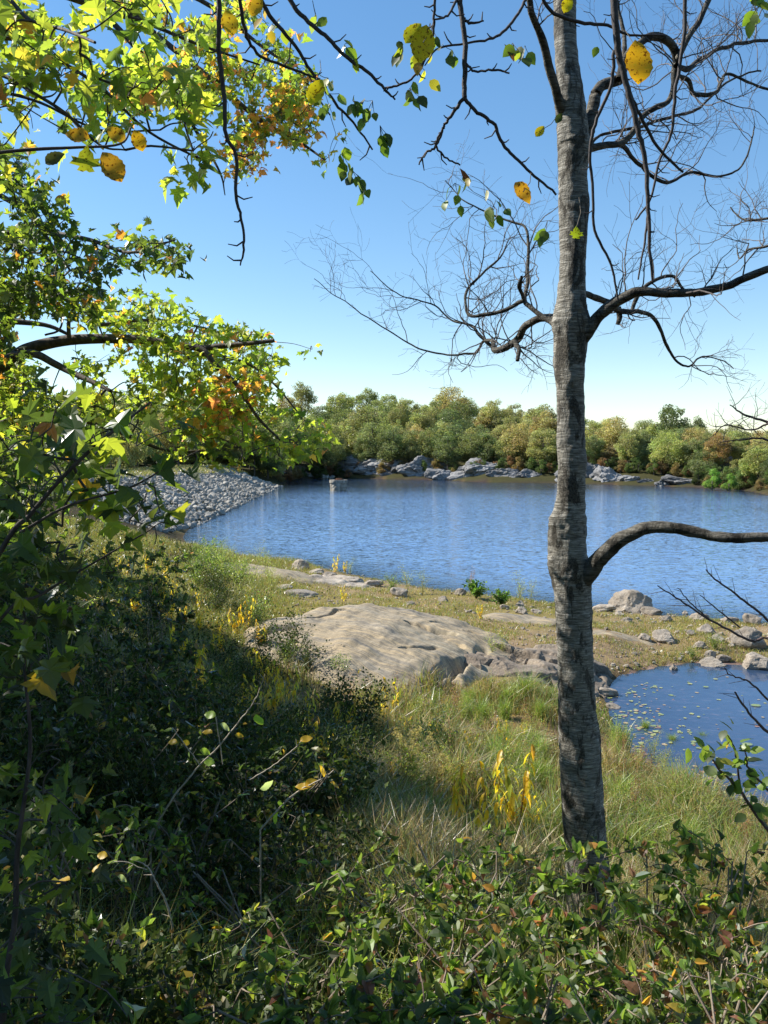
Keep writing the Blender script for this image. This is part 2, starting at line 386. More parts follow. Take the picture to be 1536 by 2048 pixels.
# ------------------------------------------------------------------ terrain
LAKE = [PZ(u, v)[:2] for u, v in [(374, 1088), (430, 1106), (480, 1118), (600, 1124), (660, 1140), (760, 1160), (860, 1178), (1000, 1193), (1100, 1207), (1200, 1219), (1330, 1230), (1440, 1241), (1536, 1250)]]
LAKE += [np.array(p) for p in [(15.5, 28.0), (17.2, 25.8), (16, 24.2)]]
LAKE += [PZ(u, v)[:2] for u, v in [(1600, 1322), (1536, 1330), (1440, 1326), (1370, 1326), (1300, 1336), (1235, 1352), (1205, 1385), (1222, 1440), (1250, 1500), (1320, 1545), (1400, 1582), (1450, 1612), (1536, 1640)]]
LAKE += [np.array(p) for p in [(9, 13), (14, 12.5), (26, 12), (52, 30), (72, 80), (68, 112)]]
LAKE += [PZ(u, v)[:2] for u, v in [(1536, 990), (1480, 979), (1400, 975), (1300, 971), (1240, 970), (1180, 968), (1100, 966), (1000, 965), (940, 964), (890, 960), (800, 959), (720, 957), (640, 957), (600, 958), (575, 962), (553, 972), (520, 990), (470, 1015), (402, 1044), (375, 1060), (366, 1075)]]
LAKE = np.array(LAKE)
def sdist(x, y):
    P = np.stack([x, y], 1); A = LAKE; B = np.roll(LAKE, -1, 0); d = np.full(len(P), 1e9); ins = np.zeros(len(P), bool)
    for a, b in zip(A, B):
        ab = b - a; t = np.clip(((P - a) @ ab) / (ab @ ab), 0, 1); q = P - a - t[:, None] * ab
        d = np.minimum(d, np.hypot(q[:, 0], q[:, 1]))
        c = (a[1] > P[:, 1]) != (b[1] > P[:, 1])
        with np.errstate(all='ignore'): ins ^= c & (P[:, 0] < (b[0] - a[0]) * (P[:, 1] - a[1]) / (b[1] - a[1] + 1e-12) + a[0])
    return np.where(ins, -d, d)
ANC = np.array([(0, 0, 4.4), (0, -6, 4.9), (-6, 0, 4.9), (6, 0, 4.0), (1.3, 5.2, 2.75), (-3, 5, 3.35), (3.4, 8, 1.45), (0, 9, 1.9), (-4, 9, 2.5), (0, 12.5, 1.15), (-4, 12.5, 1.8),
    (-10, 12, 3.0), (-12, 25, 2.5), (-5, 19, 1.35), (0, 17, .6), (3, 17, .45), (4, 14, .4), (-9, 35, 1.2), (-16, 45, 2.2), (12, 8, 1.2), (20, 4, 2), (-20, 15, 4.5), (-22, 35, 3.6), (-20, 0, 6), (5, 11, .75),
    (-4, 30, .7), (3, 27, .55), (8, 24, .35), (-11, 48, .6), (20, -10, 4), (-20, -20, 6), (0, -20, 6)], float)
def _tp(r): return np.where(r > 1e-6, r * r * np.log(np.maximum(r, 1e-6)), 0)
_n = len(ANC); _K = _tp(np.hypot(*(ANC[:, None, :2] - ANC[None, :, :2]).transpose(2, 0, 1))) + np.eye(_n) * .5
_Pm = np.hstack([np.ones((_n, 1)), ANC[:, :2]]); _L = np.block([[_K, _Pm], [_Pm.T, np.zeros((3, 3))]])
_W = np.linalg.solve(_L, np.concatenate([ANC[:, 2], np.zeros(3)]))
def rbf(x, y):
    r = np.hypot(x[:, None] - ANC[:, 0], y[:, None] - ANC[:, 1])
    return _tp(r) @ _W[:_n] + _W[_n] + _W[_n + 1] * x + _W[_n + 2] * y
def height(x, y, with_sd=False):
    x = np.atleast_1d(np.asarray(x, float)); y = np.atleast_1d(np.asarray(y, float))
    sd = sdist(x, y)
    near = np.clip(rbf(np.clip(x, -25, 25), np.clip(y, -20, 60)), .12, 7)
    near = near * ss(sd, -.2, 2.2) * .92 + .06 * ss(sd, -.1, .3) + fb2(x, y, .9, 4, 3) * .09 * ss(sd, 0, 1.5)
    amp = 3.5 + 8 * (1 - ss(x, 5, 75))
    far = .5 * ss(sd, 0, 1.5) + 1.6 * ss(sd, 1.5, 9) + amp * ss(sd, 6, 95) + fb2(x, y, .03, 4, 5) * 1.6 * ss(sd, 10, 60) + fb2(x, y, .2, 3, 9) * .35 * ss(sd, 1, 6) + 10 * ss(sd, 150, 600)
    dam = np.clip(sd * .36, 0, 3.4) + fb2(x, y, .5, 2, 2) * .08 * ss(sd, .2, 2)
    wd = ss(-x, 9, 14) * ss(y, 52, 62) * (1 - ss(y, 146, 165))
    wf = np.maximum(ss(y, 48, 62), ss(np.abs(x), 24, 34))
    z = near * (1 - wf) + far * wf; z = z * (1 - wd) + dam * wd
    pondish = (1 - ss(y, 24, 32)) * (1 - ss(np.abs(x), 22, 30))
    bed = -(np.minimum(-sd * .10, .42) * pondish + np.minimum(-sd * .22, 4.5) * (1 - pondish)) - .02
    z = np.where(sd > 0, z, bed + 0)
    return (z, sd) if with_sd else z

def land_col(x, y, sd, z):
    n = fb2(x, y, .35, 4, 21)[:, None]; n2 = fb2(x, y, 1.6, 3, 33)[:, None]
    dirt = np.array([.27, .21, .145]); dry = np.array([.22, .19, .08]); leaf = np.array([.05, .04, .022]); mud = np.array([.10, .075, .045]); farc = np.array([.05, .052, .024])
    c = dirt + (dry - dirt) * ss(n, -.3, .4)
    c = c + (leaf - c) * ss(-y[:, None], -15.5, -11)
    c = c + (leaf - c) * ss(-x[:, None], 3.5, 6) * (y[:, None] < 60)  # litter tone, darkened to put some of the bank's shade into the ground
    c = c + (farc - c) * ss(y[:, None], 50, 70)
    c = c + (mud - c) * (1 - ss(sd[:, None] + n2 * .25, -.15, .5))
    bed = np.array([.36, .25, .27]); bed2 = np.array([.50, .37, .32])
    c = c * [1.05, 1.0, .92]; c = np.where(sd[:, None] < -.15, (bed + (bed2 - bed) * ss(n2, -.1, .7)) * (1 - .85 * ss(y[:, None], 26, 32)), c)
    return c
# polar grid: fine in front of the camera, reaching the horizon all round
ang = np.concatenate([np.arange(-180, -36, 6), np.arange(-36, 36.01, .3), np.arange(42, 180, 6)])
rad = np.concatenate([np.linspace(.3, 16, 75), 16 * np.exp(np.linspace(0.012, math.log(2500 / 16), 190))])
A_, R_ = np.meshgrid(np.radians(ang), rad)
gx = (np.sin(A_) * R_).ravel(); gy = (np.cos(A_) * R_).ravel()
gz, gsd = height(gx, gy, True)
na, nr = len(ang), len(rad)
i = np.arange(nr - 1)[:, None] * na; j = np.arange(na)[None]; j2 = (j + 1) % na
GF = np.stack([i + j, i + j2, i + na + j2, i + na + j], -1).reshape(-1, 4)
gV = np.stack([gx, gy, gz], 1)
gV0 = np.vstack([gV, [[0, 0, height(0, 0)[0]]]]); cf = np.stack([np.full(na, len(gV)), j[0], j2[0]], 1)[:, ::-1]
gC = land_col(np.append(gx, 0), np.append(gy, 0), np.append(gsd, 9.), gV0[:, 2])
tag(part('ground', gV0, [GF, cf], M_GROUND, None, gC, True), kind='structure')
# water on the same grid
wm = (gz[GF] < .06).any(1) & (gsd[GF] < 1.0).any(1)
WF = GF[wm]; used = np.unique(WF); rm = np.full(len(gV), -1); rm[used] = np.arange(len(used))
wV = gV[used].copy(); wV[:, 2] = 0
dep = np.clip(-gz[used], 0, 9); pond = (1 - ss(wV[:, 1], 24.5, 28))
bodyf = np.where(pond > .5, .16 + .3 * (1 - np.exp(-dep * 2.5)), 1 - np.exp(-dep * 1.6))
bodyf = bodyf * (1 - .8 * ss(wV[:, 1], 100, 150))  # body colour faded off the far shore to darken the tree reflection
calm = 1.0 * (1 - pond) + .12 * pond
calm = calm * (1 - .3 * ss(wV[:, 1], 100, 160))
tag(part('lake_water', wV, rm[WF], M_WATER, None, np.stack([bodyf, calm, 0 * calm], 1), True), kind='structure')

# ------------------------------------------------------------------ rocks
def ico(sub=3):
    import bmesh
    bm = bmesh.new(); bmesh.ops.create_icosphere(bm, subdivisions=sub, radius=1)
    V = np.array([v.co[:] for v in bm.verts]); F = np.array([[v.index for v in f.verts] for f in bm.faces]); bm.free(); return V, F
ICO3, ICO4, ICO2 = ico(4), ico(5), ico(2)
def boulder_mesh(seed, base=ICO3, cuts=7, rough=.10):
    rs = np.random.RandomState(seed); V, F = base; V = V.copy()
    for k in range(cuts):
        n = norm(rs.normal(size=3)); d = rs.uniform(.55, .85); h = V @ n - d
        V = V - np.where(h > 0, h, 0)[:, None] * n * .93
    nr_ = norm(V)
    V = V + nr_ * (fbm(V * 1.7 + seed, 5, seed)[:, None] * rough + fbm(V * 7 + seed, 3, seed + 9)[:, None] * rough * .22)
    return V, F
BP = [mk_mesh('boulder', *boulder_mesh(s, ICO3, 10, .13), M_ROCK, smooth=False) for s in range(7)]
BPG = [mk_mesh('boulder', *boulder_mesh(s + 40, ICO4, 12, .26), M_GREY, smooth=False) for s in range(5)]
def rock(name, x, y, sx, sy, sz, k, label, group=None, grey=False, sink=.3, rz=None, z=None):
    me = (BPG if grey else BP)[k % (5 if grey else 7)]
    o = bpy.data.objects.new(name, me); COL.objects.link(o)
    zz = height(x, y)[0] if z is None else z
    o.location = (x, y, zz + sz * (1 - 2 * sink)); o.scale = (sx, sy, sz)
    o.rotation_euler = (random.uniform(-.15, .15), random.uniform(-.15, .15), random.uniform(0, 6.28) if rz is None else rz)
    return tag(o, label, 'rock', group)
def rpx(u, v, wpx, hpx, **kw):
    """boulder whose foot shows at pixel u,v, wpx wide and hpx tall"""
    z0 = kw.pop('z0', .1); p = PZ(u, v, z0); s = p[1] / FPX * 1.02
    sx = wpx * s / 2 * 1.08; sz = max(hpx * s * .68, .06)
    return p[0], p[1] + sx * .5, sx, sx * kw.pop('dp', .8), sz

# bedrock patches: a height-field slab with noise, cracks and ledges
def patch(name, cx, cy, rx, ry, H, rz, label, mat, seed=1, n=150, p=2.4, skew=0, rough=.06, cracks=(), ledge=0, sink=.25, cat='rock', crag=0):
    g = np.linspace(-1.08, 1.08, n); a, b = np.meshgrid(g, g); a = a.ravel(); b = b.ravel()
    wob = 1 + .16 * fb2(a * 1.6 + seed, b * 1.6, 1, 3, seed)
    r = np.hypot(a, b) / wob; body = np.clip(1 - r ** p, -.4, 1)
    h = np.sign(body) * np.abs(body) ** .75 * H * (1 + skew * a)
    c, s = math.cos(rz), math.sin(rz); x = cx + a * rx * c - b * ry * s; y = cy + a * rx * s + b * ry * c
    h += fb2(x, y, .55, 3, seed + 3) * rough * 2.2 + fb2(x, y, 2.6, 4, seed + 5) * rough * .5
    if ledge:
        q = h / ledge + fb2(x, y, .7, 3, seed + 8) * .8; f = np.floor(q); st = f + ss(q - f, .55, .95); h = h * .45 + (st - fb2(x, y, .7, 3, seed + 8) * .8) * ledge * .55
    if crag:
        P_ = np.stack([x, y], 1); cell = np.random.RandomState(seed).uniform(-1, 1, (400, 2)) * [rx * 1.3, rx * 1.3] + [cx, cy]; off = np.random.RandomState(seed + 1).uniform(-1, 1, 400); tl = np.random.RandomState(seed + 2).uniform(-.5, .5, (400, 2))
        wp = P_ + np.stack([fb2(x, y, 2, 3, 71), fb2(x, y, 2, 3, 72)], 1) * .12; dd_ = np.hypot(wp[:, None, 0] - cell[None, :26, 0], (wp[:, None, 1] - cell[None, :26, 1]) * 1.5); k_ = dd_.argmin(1); ds = np.sort(dd_, 1)[:, :2]
        h = h + crag * (off[k_] * .5 + ((P_ - cell[k_]) * tl[k_]).sum(1) * 1.2) - crag * .7 * (1 - ss(ds[:, 1] - ds[:, 0], 0, .10))
    for (x0, y0, x1, y1, wd_, dp_) in cracks:
        A0 = np.array([x0, y0]); AB = np.array([x1 - x0, y1 - y0]); Q = np.stack([x, y], 1) - A0
        t = np.clip(Q @ AB / (AB @ AB), 0, 1); dd = np.hypot(*(Q - t[:, None] * AB).T) + fb2(x, y, 2.2, 3, 77) * .12
        h -= dp_ * (1 - ss(np.abs(dd), 0, wd_))
    z0 = height(np.array([cx]), np.array([cy]))[0]
    z = height(x, y) * .5 + z0 * .5 - sink + h
    V = np.stack([x, y, z], 1); i = np.arange(n - 1)[:, None] * n; j = np.arange(n - 1)[None]
    F = np.stack([i + j, i + j + 1, i + n + j + 1, i + n + j], -1).reshape(-1, 4)
    o = part(name, V, F, mat, None, None, not crag, (cx, cy, z0)); return tag(o, label, cat)
patch('bedrock_outcrop', -.4, 22.6, 3.8, 4.4, .9, .18, 'large smooth whaleback of tan banded bedrock in the middle of the clearing', M_ROCKB, 3, 240, 2.9, -.14, .085,
      cracks=[(.5, 20.2, 1.3, 20.6, .16, .45), (.7, 23.1, 1.9, 22.3, .15, .4), (1.4, 22.3, 2.7, 20.5, .18, .35), (-2.6, 23.6, -1.2, 24.6, .12, .14),(1.3, 18.6, 2.6, 21.6, .22, .22), (1.2, 19.2, 1.75, 19.9, .3, .28), (-3.3, 21.4, -1.9, 22.6, .3, .2), (1.5, 23.4, 2.6, 23.0, .2, .16)])
patch('craggy_rock', 3.5, 21.4, 2.6, 1.9, .62, -.35, 'dark fractured rock ledge butting the right end of the smooth banded outcrop', M_CRAG, 14, 240, 2.6, -.3, .10, crag=.16, ledge=.16,
      cracks=[(2.1, 22.4, 3.6, 20.9, .35, .4), (3.2, 21.8, 4.6, 21.0, .25, .28)])
patch('rock_slab', -6.6, 37.2, 4.2, 1.8, .55, -.25, 'flat pale rock shelf at the left of the near shore under tall weeds', M_ROCKB, 21, 110, 3, 0, .06)
patch('rock_slab', -2.2, 36.6, 2.6, 1.5, .42, -.3, 'low ledge of tan rock along the water just right of the jagged shore rocks', M_ROCK, 25, 90, 3, 0, .10, ledge=.18)
patch('rock_slab', 4.9, 27.2, 2.2, 1.1, .30, -.2, 'thin pale slab lying in dry grass behind the fractured ledge', M_ROCKB, 31, 90, 3, 0, .05)
patch('rock_slab', 6.6, 25.2, 1.7, .8, .26, -.25, 'narrow pale slab lying in the dry grass just right of the tree trunk', M_ROCKB, 37, 80, 3, 0, .05)

NEAR_ROCKS = [  # u, v(foot), w, h, kind, label
 (1268, 1226, 80, 48, 2, 'big angular boulder standing at the water edge right of the tree trunk'),
 (1308, 1233, 44, 17, 1, 'low brown rock leaning against the foot of the big angular boulder'),
 (1212, 1228, 50, 14, 5, 'flat tan rock between the tree trunk and the big angular boulder'),
 (1333, 1253, 28, 13, 3, 'small pale round stone on the spit right of the big angular boulder'),
 (1372, 1227, 14, 8, 0, 'tiny rock standing alone in the lake off the spit'),
 (1334, 1281, 50, 22, 4, 'flat pinkish rock half sunk in dry grass on the spit'),
 (1292, 1281, 30, 14, 6, 'small flat stone just left of the pinkish rock on the spit'),
 (1416, 1262, 42, 19, 0, 'rounded tan rock near the lake side of the spit'),
 (1402, 1245, 36, 14, 2, 'dark low rock on the lake edge of the spit'),
 (1465, 1250, 36, 12, 5, 'flat brown rock awash in the lake off the spit'),
 (1510, 1254, 42, 26, 1, 'rounded brown boulder in the lake at the right edge'),
 (1498, 1287, 78, 48, 3, 'large two tone boulder, pale above and dark on its right side, at the right edge'),
 (1520, 1318, 62, 34, 6, 'pale lumpy boulder at the pond edge below the large two tone boulder'),
 (1432, 1331, 56, 16, 4, 'black wet rock lying in the pond near its far bank'),
 (1424, 1302, 26, 15, 2, 'small grey stone on the pond bank above the black wet rock'),
 (1452, 1306, 30, 14, 5, 'pale flat stone on the pond bank beside the green weeds'),
 (1350, 1319, 18, 14, 0, 'small white stone at the far edge of the pond'),
 (1440, 1281, 38, 12, 6, 'low tan stone in the middle of the spit near its tip'),
 (1470, 1276, 30, 12, 1, 'low grey stone beside the large two tone boulder'),
 (1402, 1290, 30, 14, 3, 'flat mossy stone among the dry weeds of the spit'),
 (1385, 1271, 22, 9, 4, 'little pale stone on the spit above the mossy one'),
 (1256, 1258, 22, 8, 2, 'little pale stone in dry grass below the big angular boulder'),
 (1240, 1238, 24, 8, 0, 'small whitish stone at the left foot of the big angular boulder'),
 (1216, 1392, 50, 18, 5, 'brown rock at the mouth of the pond beside the tree trunk'),
 (1230, 1415, 34, 10, 1, 'dark wet stone at the pond edge by the trunk'),
 (600, 1135, 34, 22, 2, 'jagged dark rock with a pointed top on the near shore'),
 (630, 1142, 36, 12, 3, 'dark jagged rock trailing right from the pointed one'),
 (660, 1151, 40, 12, 6, 'low brown rock at the water edge, third of the jagged shore rocks'),
 (705, 1161, 50, 13, 0, 'brown broken rock on the shore below the yellow sapling'),
 (748, 1166, 40, 13, 5, 'brown broken rock at the shore left of the pale weed clump'),
 (625, 1160, 18, 8, 4, 'small white stone below the jagged shore rocks'),
 (800, 1190, 40, 22, 1, 'dark rock with a white stem beside the pale green weeds'),
 (820, 1212, 24, 8, 3, 'flat whitish stone on the dirt right of the dark rock'),
 (888, 1208, 22, 13, 4, 'small round pale stone on the dirt behind the outcrop'),
 (922, 1186, 22, 13, 2, 'small brown rock at the water just left of the dark green bush'),
 (1042, 1212, 22, 18, 0, 'upright brown rock right of the dark green bushes'),
 (1045, 1240, 30, 15, 6, 'grey stone lying on a pale slab behind the fractured ledge'),
 (1075, 1232, 26, 10, 1, 'flat pale stone near the left side of the tree trunk'),
 (1010, 1225, 20, 8, 5, 'small flat stone in the dry grass below the dark green bushes'),
 (600, 1208, 70, 10, 2, 'thin dark ledge of rock in the dry grass left of the outcrop'),
 (560, 1192, 50, 9, 3, 'thin brown ledge of rock among weeds upper left of the outcrop')]
for k, (u, v, w_, h_, kk, lab) in enumerate(NEAR_ROCKS):
    z0 = .02 if v > 1320 or (v < 1262 and u > 1190) else .3
    x, y, sx, sy, sz = rpx(u, v, w_, h_, z0=z0)
    rock('boulder' if w_ > 40 else 'stone', x, y, sx, sy, sz, kk, lab, 'loose rocks on the near shore', sink=.3, rz=random.uniform(-.4, .4), z=max(height(x, y)[0], -.02 if v != 1331 else -.05))
# pebbly stones strewn over the spit and the dirt
cnt = 0
for k in range(420):
    u = random.uniform(560, 1536); v = random.uniform(1150, 1330)
    p = PZ(u, v, .3); x, y = p[0], p[1]; z, sd = height(x, y, True)
    if sd[0] < .05 or sd[0] > 9 or ((x + .55) / 3.9) ** 2 + ((y - 22.6) / 4.6) ** 2 < 1: continue
    if u < 1200 and random.random() < .5: continue
    s = random.uniform(.04, .11) * (1.3 if u > 1380 else 1)
    side = 'tip of the rocky spit' if u > 1380 else ('middle of the grassy spit' if u > 1190 else 'bare dirt behind the outcrop')
    rock('pebble', x, y, s, s * random.uniform(.6, 1), s * .6, random.randrange(7), 'small pale stone strewn on the ' + side, 'small stones on the ' + side, sink=.3); cnt += 1
    if cnt > 130: break

# far shore bedrock
FAR_ROCKS = [(800, 958, 60, 24, 3, 'pale rock filling the gap before the largest rounded ledge'), (665, 955, 50, 14, 1, 'low brownish rock at the end of the far riprap'), (885, 961, 46, 20, 0, 'stepped grey rock just right of the largest rounded ledge'), (1150, 967, 60, 22, 2, 'grey rock partly hidden behind the right side of the trunk'), (760, 957, 120, 36, 0, 'broad pale grey rock slab sloping into the water left of the biggest far ledge'), (842, 959, 96, 34, 1, 'largest rounded pale grey ledge on the far shore'),
 (715, 955, 44, 22, 2, 'brownish grey rock at the left end of the far ledges'), (962, 962, 90, 36, 3, 'shaded grey rock slope under trees in the middle of the far shore'), (1010, 964, 60, 26, 4, 'rounded shaded rock left of the trunk on the far shore'),
 (1060, 965, 70, 20, 1, 'low pale rock just left of the trunk on the far shore'), (1200, 967, 44, 34, 0, 'grey rock just right of the trunk on the far shore'), (1228, 969, 56, 28, 2, 'pale jagged rock cluster right of the trunk on the far shore'),
 (1265, 970, 46, 18, 3, 'low brown rock beside the pale jagged cluster'), (1300, 971, 36, 13, 4, 'small dark rock on the far shore right of the brown one'), (1390, 974, 70, 15, 0, 'flat grey rock shelf on the far shore at right'), (1335, 973, 30, 12, 1, 'small pale rock left of the flat grey shelf'),
 (1456, 925, 20, 20, 2, 'pale boulder high among bushes on the right hillside'), (930, 960, 40, 24, 4, 'dark rock under the overhanging far trees')]
for u, v, w_, h_, kk, lab in FAR_ROCKS:
    if v < 940:
        p = PY(u, v, 150); x, y = p[0], p[1]; s = 150 / FPX; rock('boulder', x, y, w_ * s / 2, w_ * s / 2, h_ * s / 2, kk, lab, 'rocks on the far shore', True, .1, z=p[2] - .5); continue
    x, y, sx, sy, sz = rpx(u, v, w_, h_, z0=0.0)
    rock('far_ledge', x, y + 2.2, sx * 1.2, sx * .8, sz * 1.25, kk, lab, 'rocks on the far shore', True, .2, rz=random.uniform(-.3, .3), z=-.3)

# ------------------------------------------------------------------ riprap embankment
rs = np.random.RandomState(5)
STV = [boulder_mesh(s + 70, ICO2, 9, .05) for s in range(8)]
STM = [mk_mesh('riprap_stone', *STV[k], M_RIP) for k in range(8)]
pts = []
yy = 57.0
while yy < 150:
    t = (yy - 57) / 93; size = .27
    nrow = 0
    d = .0
    while d < 10.4:
        pts.append((yy + rs.uniform(-.3, .3), d + rs.uniform(-.25, .25), min(.55, .165 * math.exp(rs.normal() * .42))))
        d += .40
    yy += .42
pts = np.array(pts)
xb = np.interp(pts[:, 0], [55, 71, 117, 142, 155], [-15.6, -15.8, -17.5, -18.4, -19])
px_ = xb - pts[:, 1] + .2; py_ = pts[:, 0]; pz_ = height(px_, py_)
sel = (px_ > -30)
uu, vv = uv(px_, py_, pz_)
o_ = np.argsort(py_ - (uu > -40) * 1000)
vis = [k for k in o_ if uu[k] > -60]
ind = vis[:300]; rest = vis[300:]
for k in ind:
    ob = bpy.data.objects.new('riprap_stone', STM[k % 8]); COL.objects.link(ob); s = pts[k, 2]
    ob.location = (px_[k], py_[k], pz_[k] + s * .25); ob.rotation_euler = (rs.uniform(0, 6), rs.uniform(0, 6), rs.uniform(0, 6)); ob.scale = (s * 1.25, s, s * .8)
    tag(ob, 'grey broken stone in the near part of the riprap bank at left', 'stone', 'riprap stones of the embankment')
mb = MB()
def rot_rand(rs):
    q = rs.normal(size=4); q /= np.linalg.norm(q); a, b, c, d = q
    return np.array([[1-2*(c*c+d*d), 2*(b*c-a*d), 2*(b*d+a*c)], [2*(b*c+a*d), 1-2*(b*b+d*d), 2*(c*d-a*b)], [2*(b*d-a*c), 2*(c*d+a*b), 1-2*(b*b+c*c)]])
for k in rest:
    V, F = STV[k % 8]; s = pts[k, 2]
    mb.add((V * [1.25 * s, s, .8 * s]) @ rot_rand(rs).T + [px_[k], py_[k], pz_[k] + s * .25], F3=F)
# second riprap bank at the far end of the lake
for k in range(420):
    u = rs.uniform(548, 665); v = rs.uniform(936, 957)
    if v < 957 - (u - 548) * .35 and u < 600: pass
    p = PZ(u, 957 + 0 * v, 0); y = p[1] + (957 - v) * .55; x = (u - 768) / FPX * y; s = rs.uniform(.35, .75)
    V, F = STV[k % 8]; mb.add((V * [1.2 * s, s, .8 * s]) @ rot_rand(rs).T + [x, y, height(x, y)[0] + .1], F3=F)
tag(mb.build('riprap_stones', M_RIP), 'distant small grey stones covering the far part of the embankment', 'stones', kind='stuff')

# ------------------------------------------------------------------ concrete intake tower
def concrete():
    m, t = nmat('weathered_concrete'); g = t.nodes.new('ShaderNodeTexCoord'); ob = g.outputs['Object']
    n = noise(t, ob, 1.5, 6, .65); n2 = noise(t, ob, 18, 5, .7)
    st = noise(t, mapping(t, ob, (3, 3, .4)), 1, 4, .6)
    c = ramp(t, [(.3, (.14, .12, .09)), (.55, (.36, .33, .27)), (.75, (.52, .49, .42))], mix(t, .5, n, n2))
    c = mix(t, .7, c, ramp(t, [(.35, (.35, .33, .3)), (.6, (1, 1, 1))], st), 'MULTIPLY')
    principled(t, c, .9, n2, .6, .04); return m
M_CONC = concrete()
pt = PZ(677, 982, 0); tw = thing('intake_tower', 'round stone and concrete tower stub standing in the lake off the embankment', 'tower', (pt[0], pt[1], 0))
def ring(r, z0, z1, n=28, jit=.03, seed=0, layers=6):
    r_ = np.random.RandomState(seed); a = np.arange(n) / n * 2 * np.pi; V = []
    for k in range(layers):
        z = z0 + (z1 - z0) * k / (layers - 1); rr = r * (1 + r_.uniform(-jit, jit, n)); V.append(np.stack([np.cos(a) * rr, np.sin(a) * rr, np.full(n, z) + r_.uniform(-jit, jit, n) * .3], 1))
    V = np.vstack(V + [[[0, 0, z1]]]); i = np.arange(layers - 1)[:, None] * n; j = np.arange(n)[None]; j2 = (j + 1) % n
    F = np.stack([i + j, i + j2, i + n + j2, i + n + j], -1).reshape(-1, 4); T = np.stack([(layers - 1) * n + j[0], (layers - 1) * n + j2[0], np.full(n, len(V) - 1)], 1)
    return V, F, T
V, F, T = ring(1.3, -1.5, 1.3, jit=.05, layers=11); part('shaft', V, [F, T], M_CONC, tw)
V, F, T = ring(1.42, 1.3, 1.75, jit=.02, seed=2, layers=3); part('cap', V, [F, T], M_CONC, tw)
M_RUST, _t = nmat('rusty_iron'); principled(_t, ramp(_t, [(.3, (.05, .02, .012)), (.7, (.20, .08, .035))], noise(_t, _t.nodes.new('ShaderNodeTexCoord').outputs['Object'], 9)), .8)
mb = MB()
V, F, T = ring(.5, 1.79, 1.98, 14, .05, 3, 3); mb.add(V + [.1, 0, 0], F3=T, F4=F)
V, F, T = ring(.75, 1.755, 1.82, 14, .08, 4, 3); mb.add(V + [.05, 0, 0], F3=T, F4=F)
mb.build('hatch', M_RUST, tw)

# ------------------------------------------------------------------ trees of the far wood
def crown_mesh(seed, H=13, Wd=9, nblob=26, nleaf=5200, size=.30, low=.22, loose=.0):
    rs = np.random.RandomState(seed); mb = MB()
    # blobs fill an uneven egg; leaf clumps sit mostly in the outer shell of each blob
    ph = rs.uniform(0, 2 * np.pi, nblob); hh = rs.uniform(0, 1, nblob); prof = np.sqrt(np.clip(1 - ((hh - .38) / .66) ** 2, .05, 1))
    rr = rs.uniform(.1, 1, nblob) ** .5 * prof * Wd * .40
    cx, cy_, cz = np.cos(ph) * rr, np.sin(ph) * rr, H * (low + (1 - low) * hh * .90)
    br = rs.uniform(.12, .23, nblob) * Wd * (1.1 - .35 * hh) * (1.0 if nblob < 38 else .78)
    b = rs.choice(nblob, nleaf, p=br ** 2 / (br ** 2).sum()); d = norm(rs.normal(size=(nleaf, 3))); d[:, 2] += .15
    q = br[b] * rs.uniform(.35, 1.15, nleaf) ** .5 * (1 + .25 * np.sin(d[:, 0] * 5 + b) * np.cos(d[:, 2] * 5 + 2 * b))
    pos = np.stack([cx[b], cy_[b], cz[b]], 1) + d * q[:, None] * [1, 1, .9]
    nr_ = norm(d + rs.normal(size=(nleaf, 3)) * .55 + [0, 0, .3]); ax = norm(rs.normal(size=(nleaf, 3)))
    blobc = rs.uniform(.72, 1.25, nblob)[b][:, None] * (1 + rs.uniform(-.08, .08, (nblob, 3))[b])
    col = blobc * rs.uniform(.7, 1.3, (nleaf, 1)) * (1 + rs.uniform(-.08, .08, (nleaf, 3)))
    scatter(mb, RHOMBW, pos, ax, nr_, rs.uniform(.7, 1.35, nleaf) * size, col)
    return mb, np.stack([cx, cy_, cz], 1)
def far_tree(seed, **kw):
    mb, bl = crown_mesh(seed, **kw); root = thing('broadleaf_tree', 'tree', 'tree')
    mb.build('crown', M_FAR, root)
    t = MB(); H = kw.get('H', 13); rs = np.random.RandomState(seed)
    P = catmull([(0, 0, -.5), (rs.uniform(-.2, .2), 0, H * .3), (rs.uniform(-.5, .5), rs.uniform(-.4, .4), H * .6), (0, 0, H * .9)], 4); addtube(t, P, np.linspace(.22, .05, len(P)), 6, (.11, .095, .08))
    for k in rs.choice(len(bl), 12, replace=False):
        z = max(H * .18, bl[k][2] - 2.5); addtube(t, catmull([(0, 0, z), bl[k] * [.5, .5, .4] + [0, 0, z * .6], bl[k]], 3), np.linspace(.07, .02, 7), 4, (.09, .075, .06))
    t.build('trunk', M_TWIG, root); return root
PROTO = [far_tree(100 + k, H=h, Wd=w_, nblob=nb, nleaf=nl, low=lo) for k, (h, w_, nb, nl, lo) in enumerate([(13, 9, 52, 8200, .30), (14, 8.5, 48, 7600, .34), (11.5, 9.5, 54, 8200, .22), (12.5, 8, 46, 7200, .32), (10, 8, 40, 6200, .16), (14, 10.5, 60, 9200, .30), (8.5, 6, 20, 4000, .05)])]
TC = {'dark green': (.10, .14, .06), 'mid green': (.21, .24, .095), 'olive': (.28, .275, .115), 'yellow green': (.33, .35, .12), 'golden brown': (.37, .29, .13), 'orange': (.36, .22, .10), 'rusty brown': (.27, .19, .11)}  # far crown colours desaturated in place of haze
TC = {k: tuple(q * 1.2 * .68 + .32 * m_ for q, m_ in zip(v, (.24, .235, .115))) for k, v in TC.items()}
spots = []
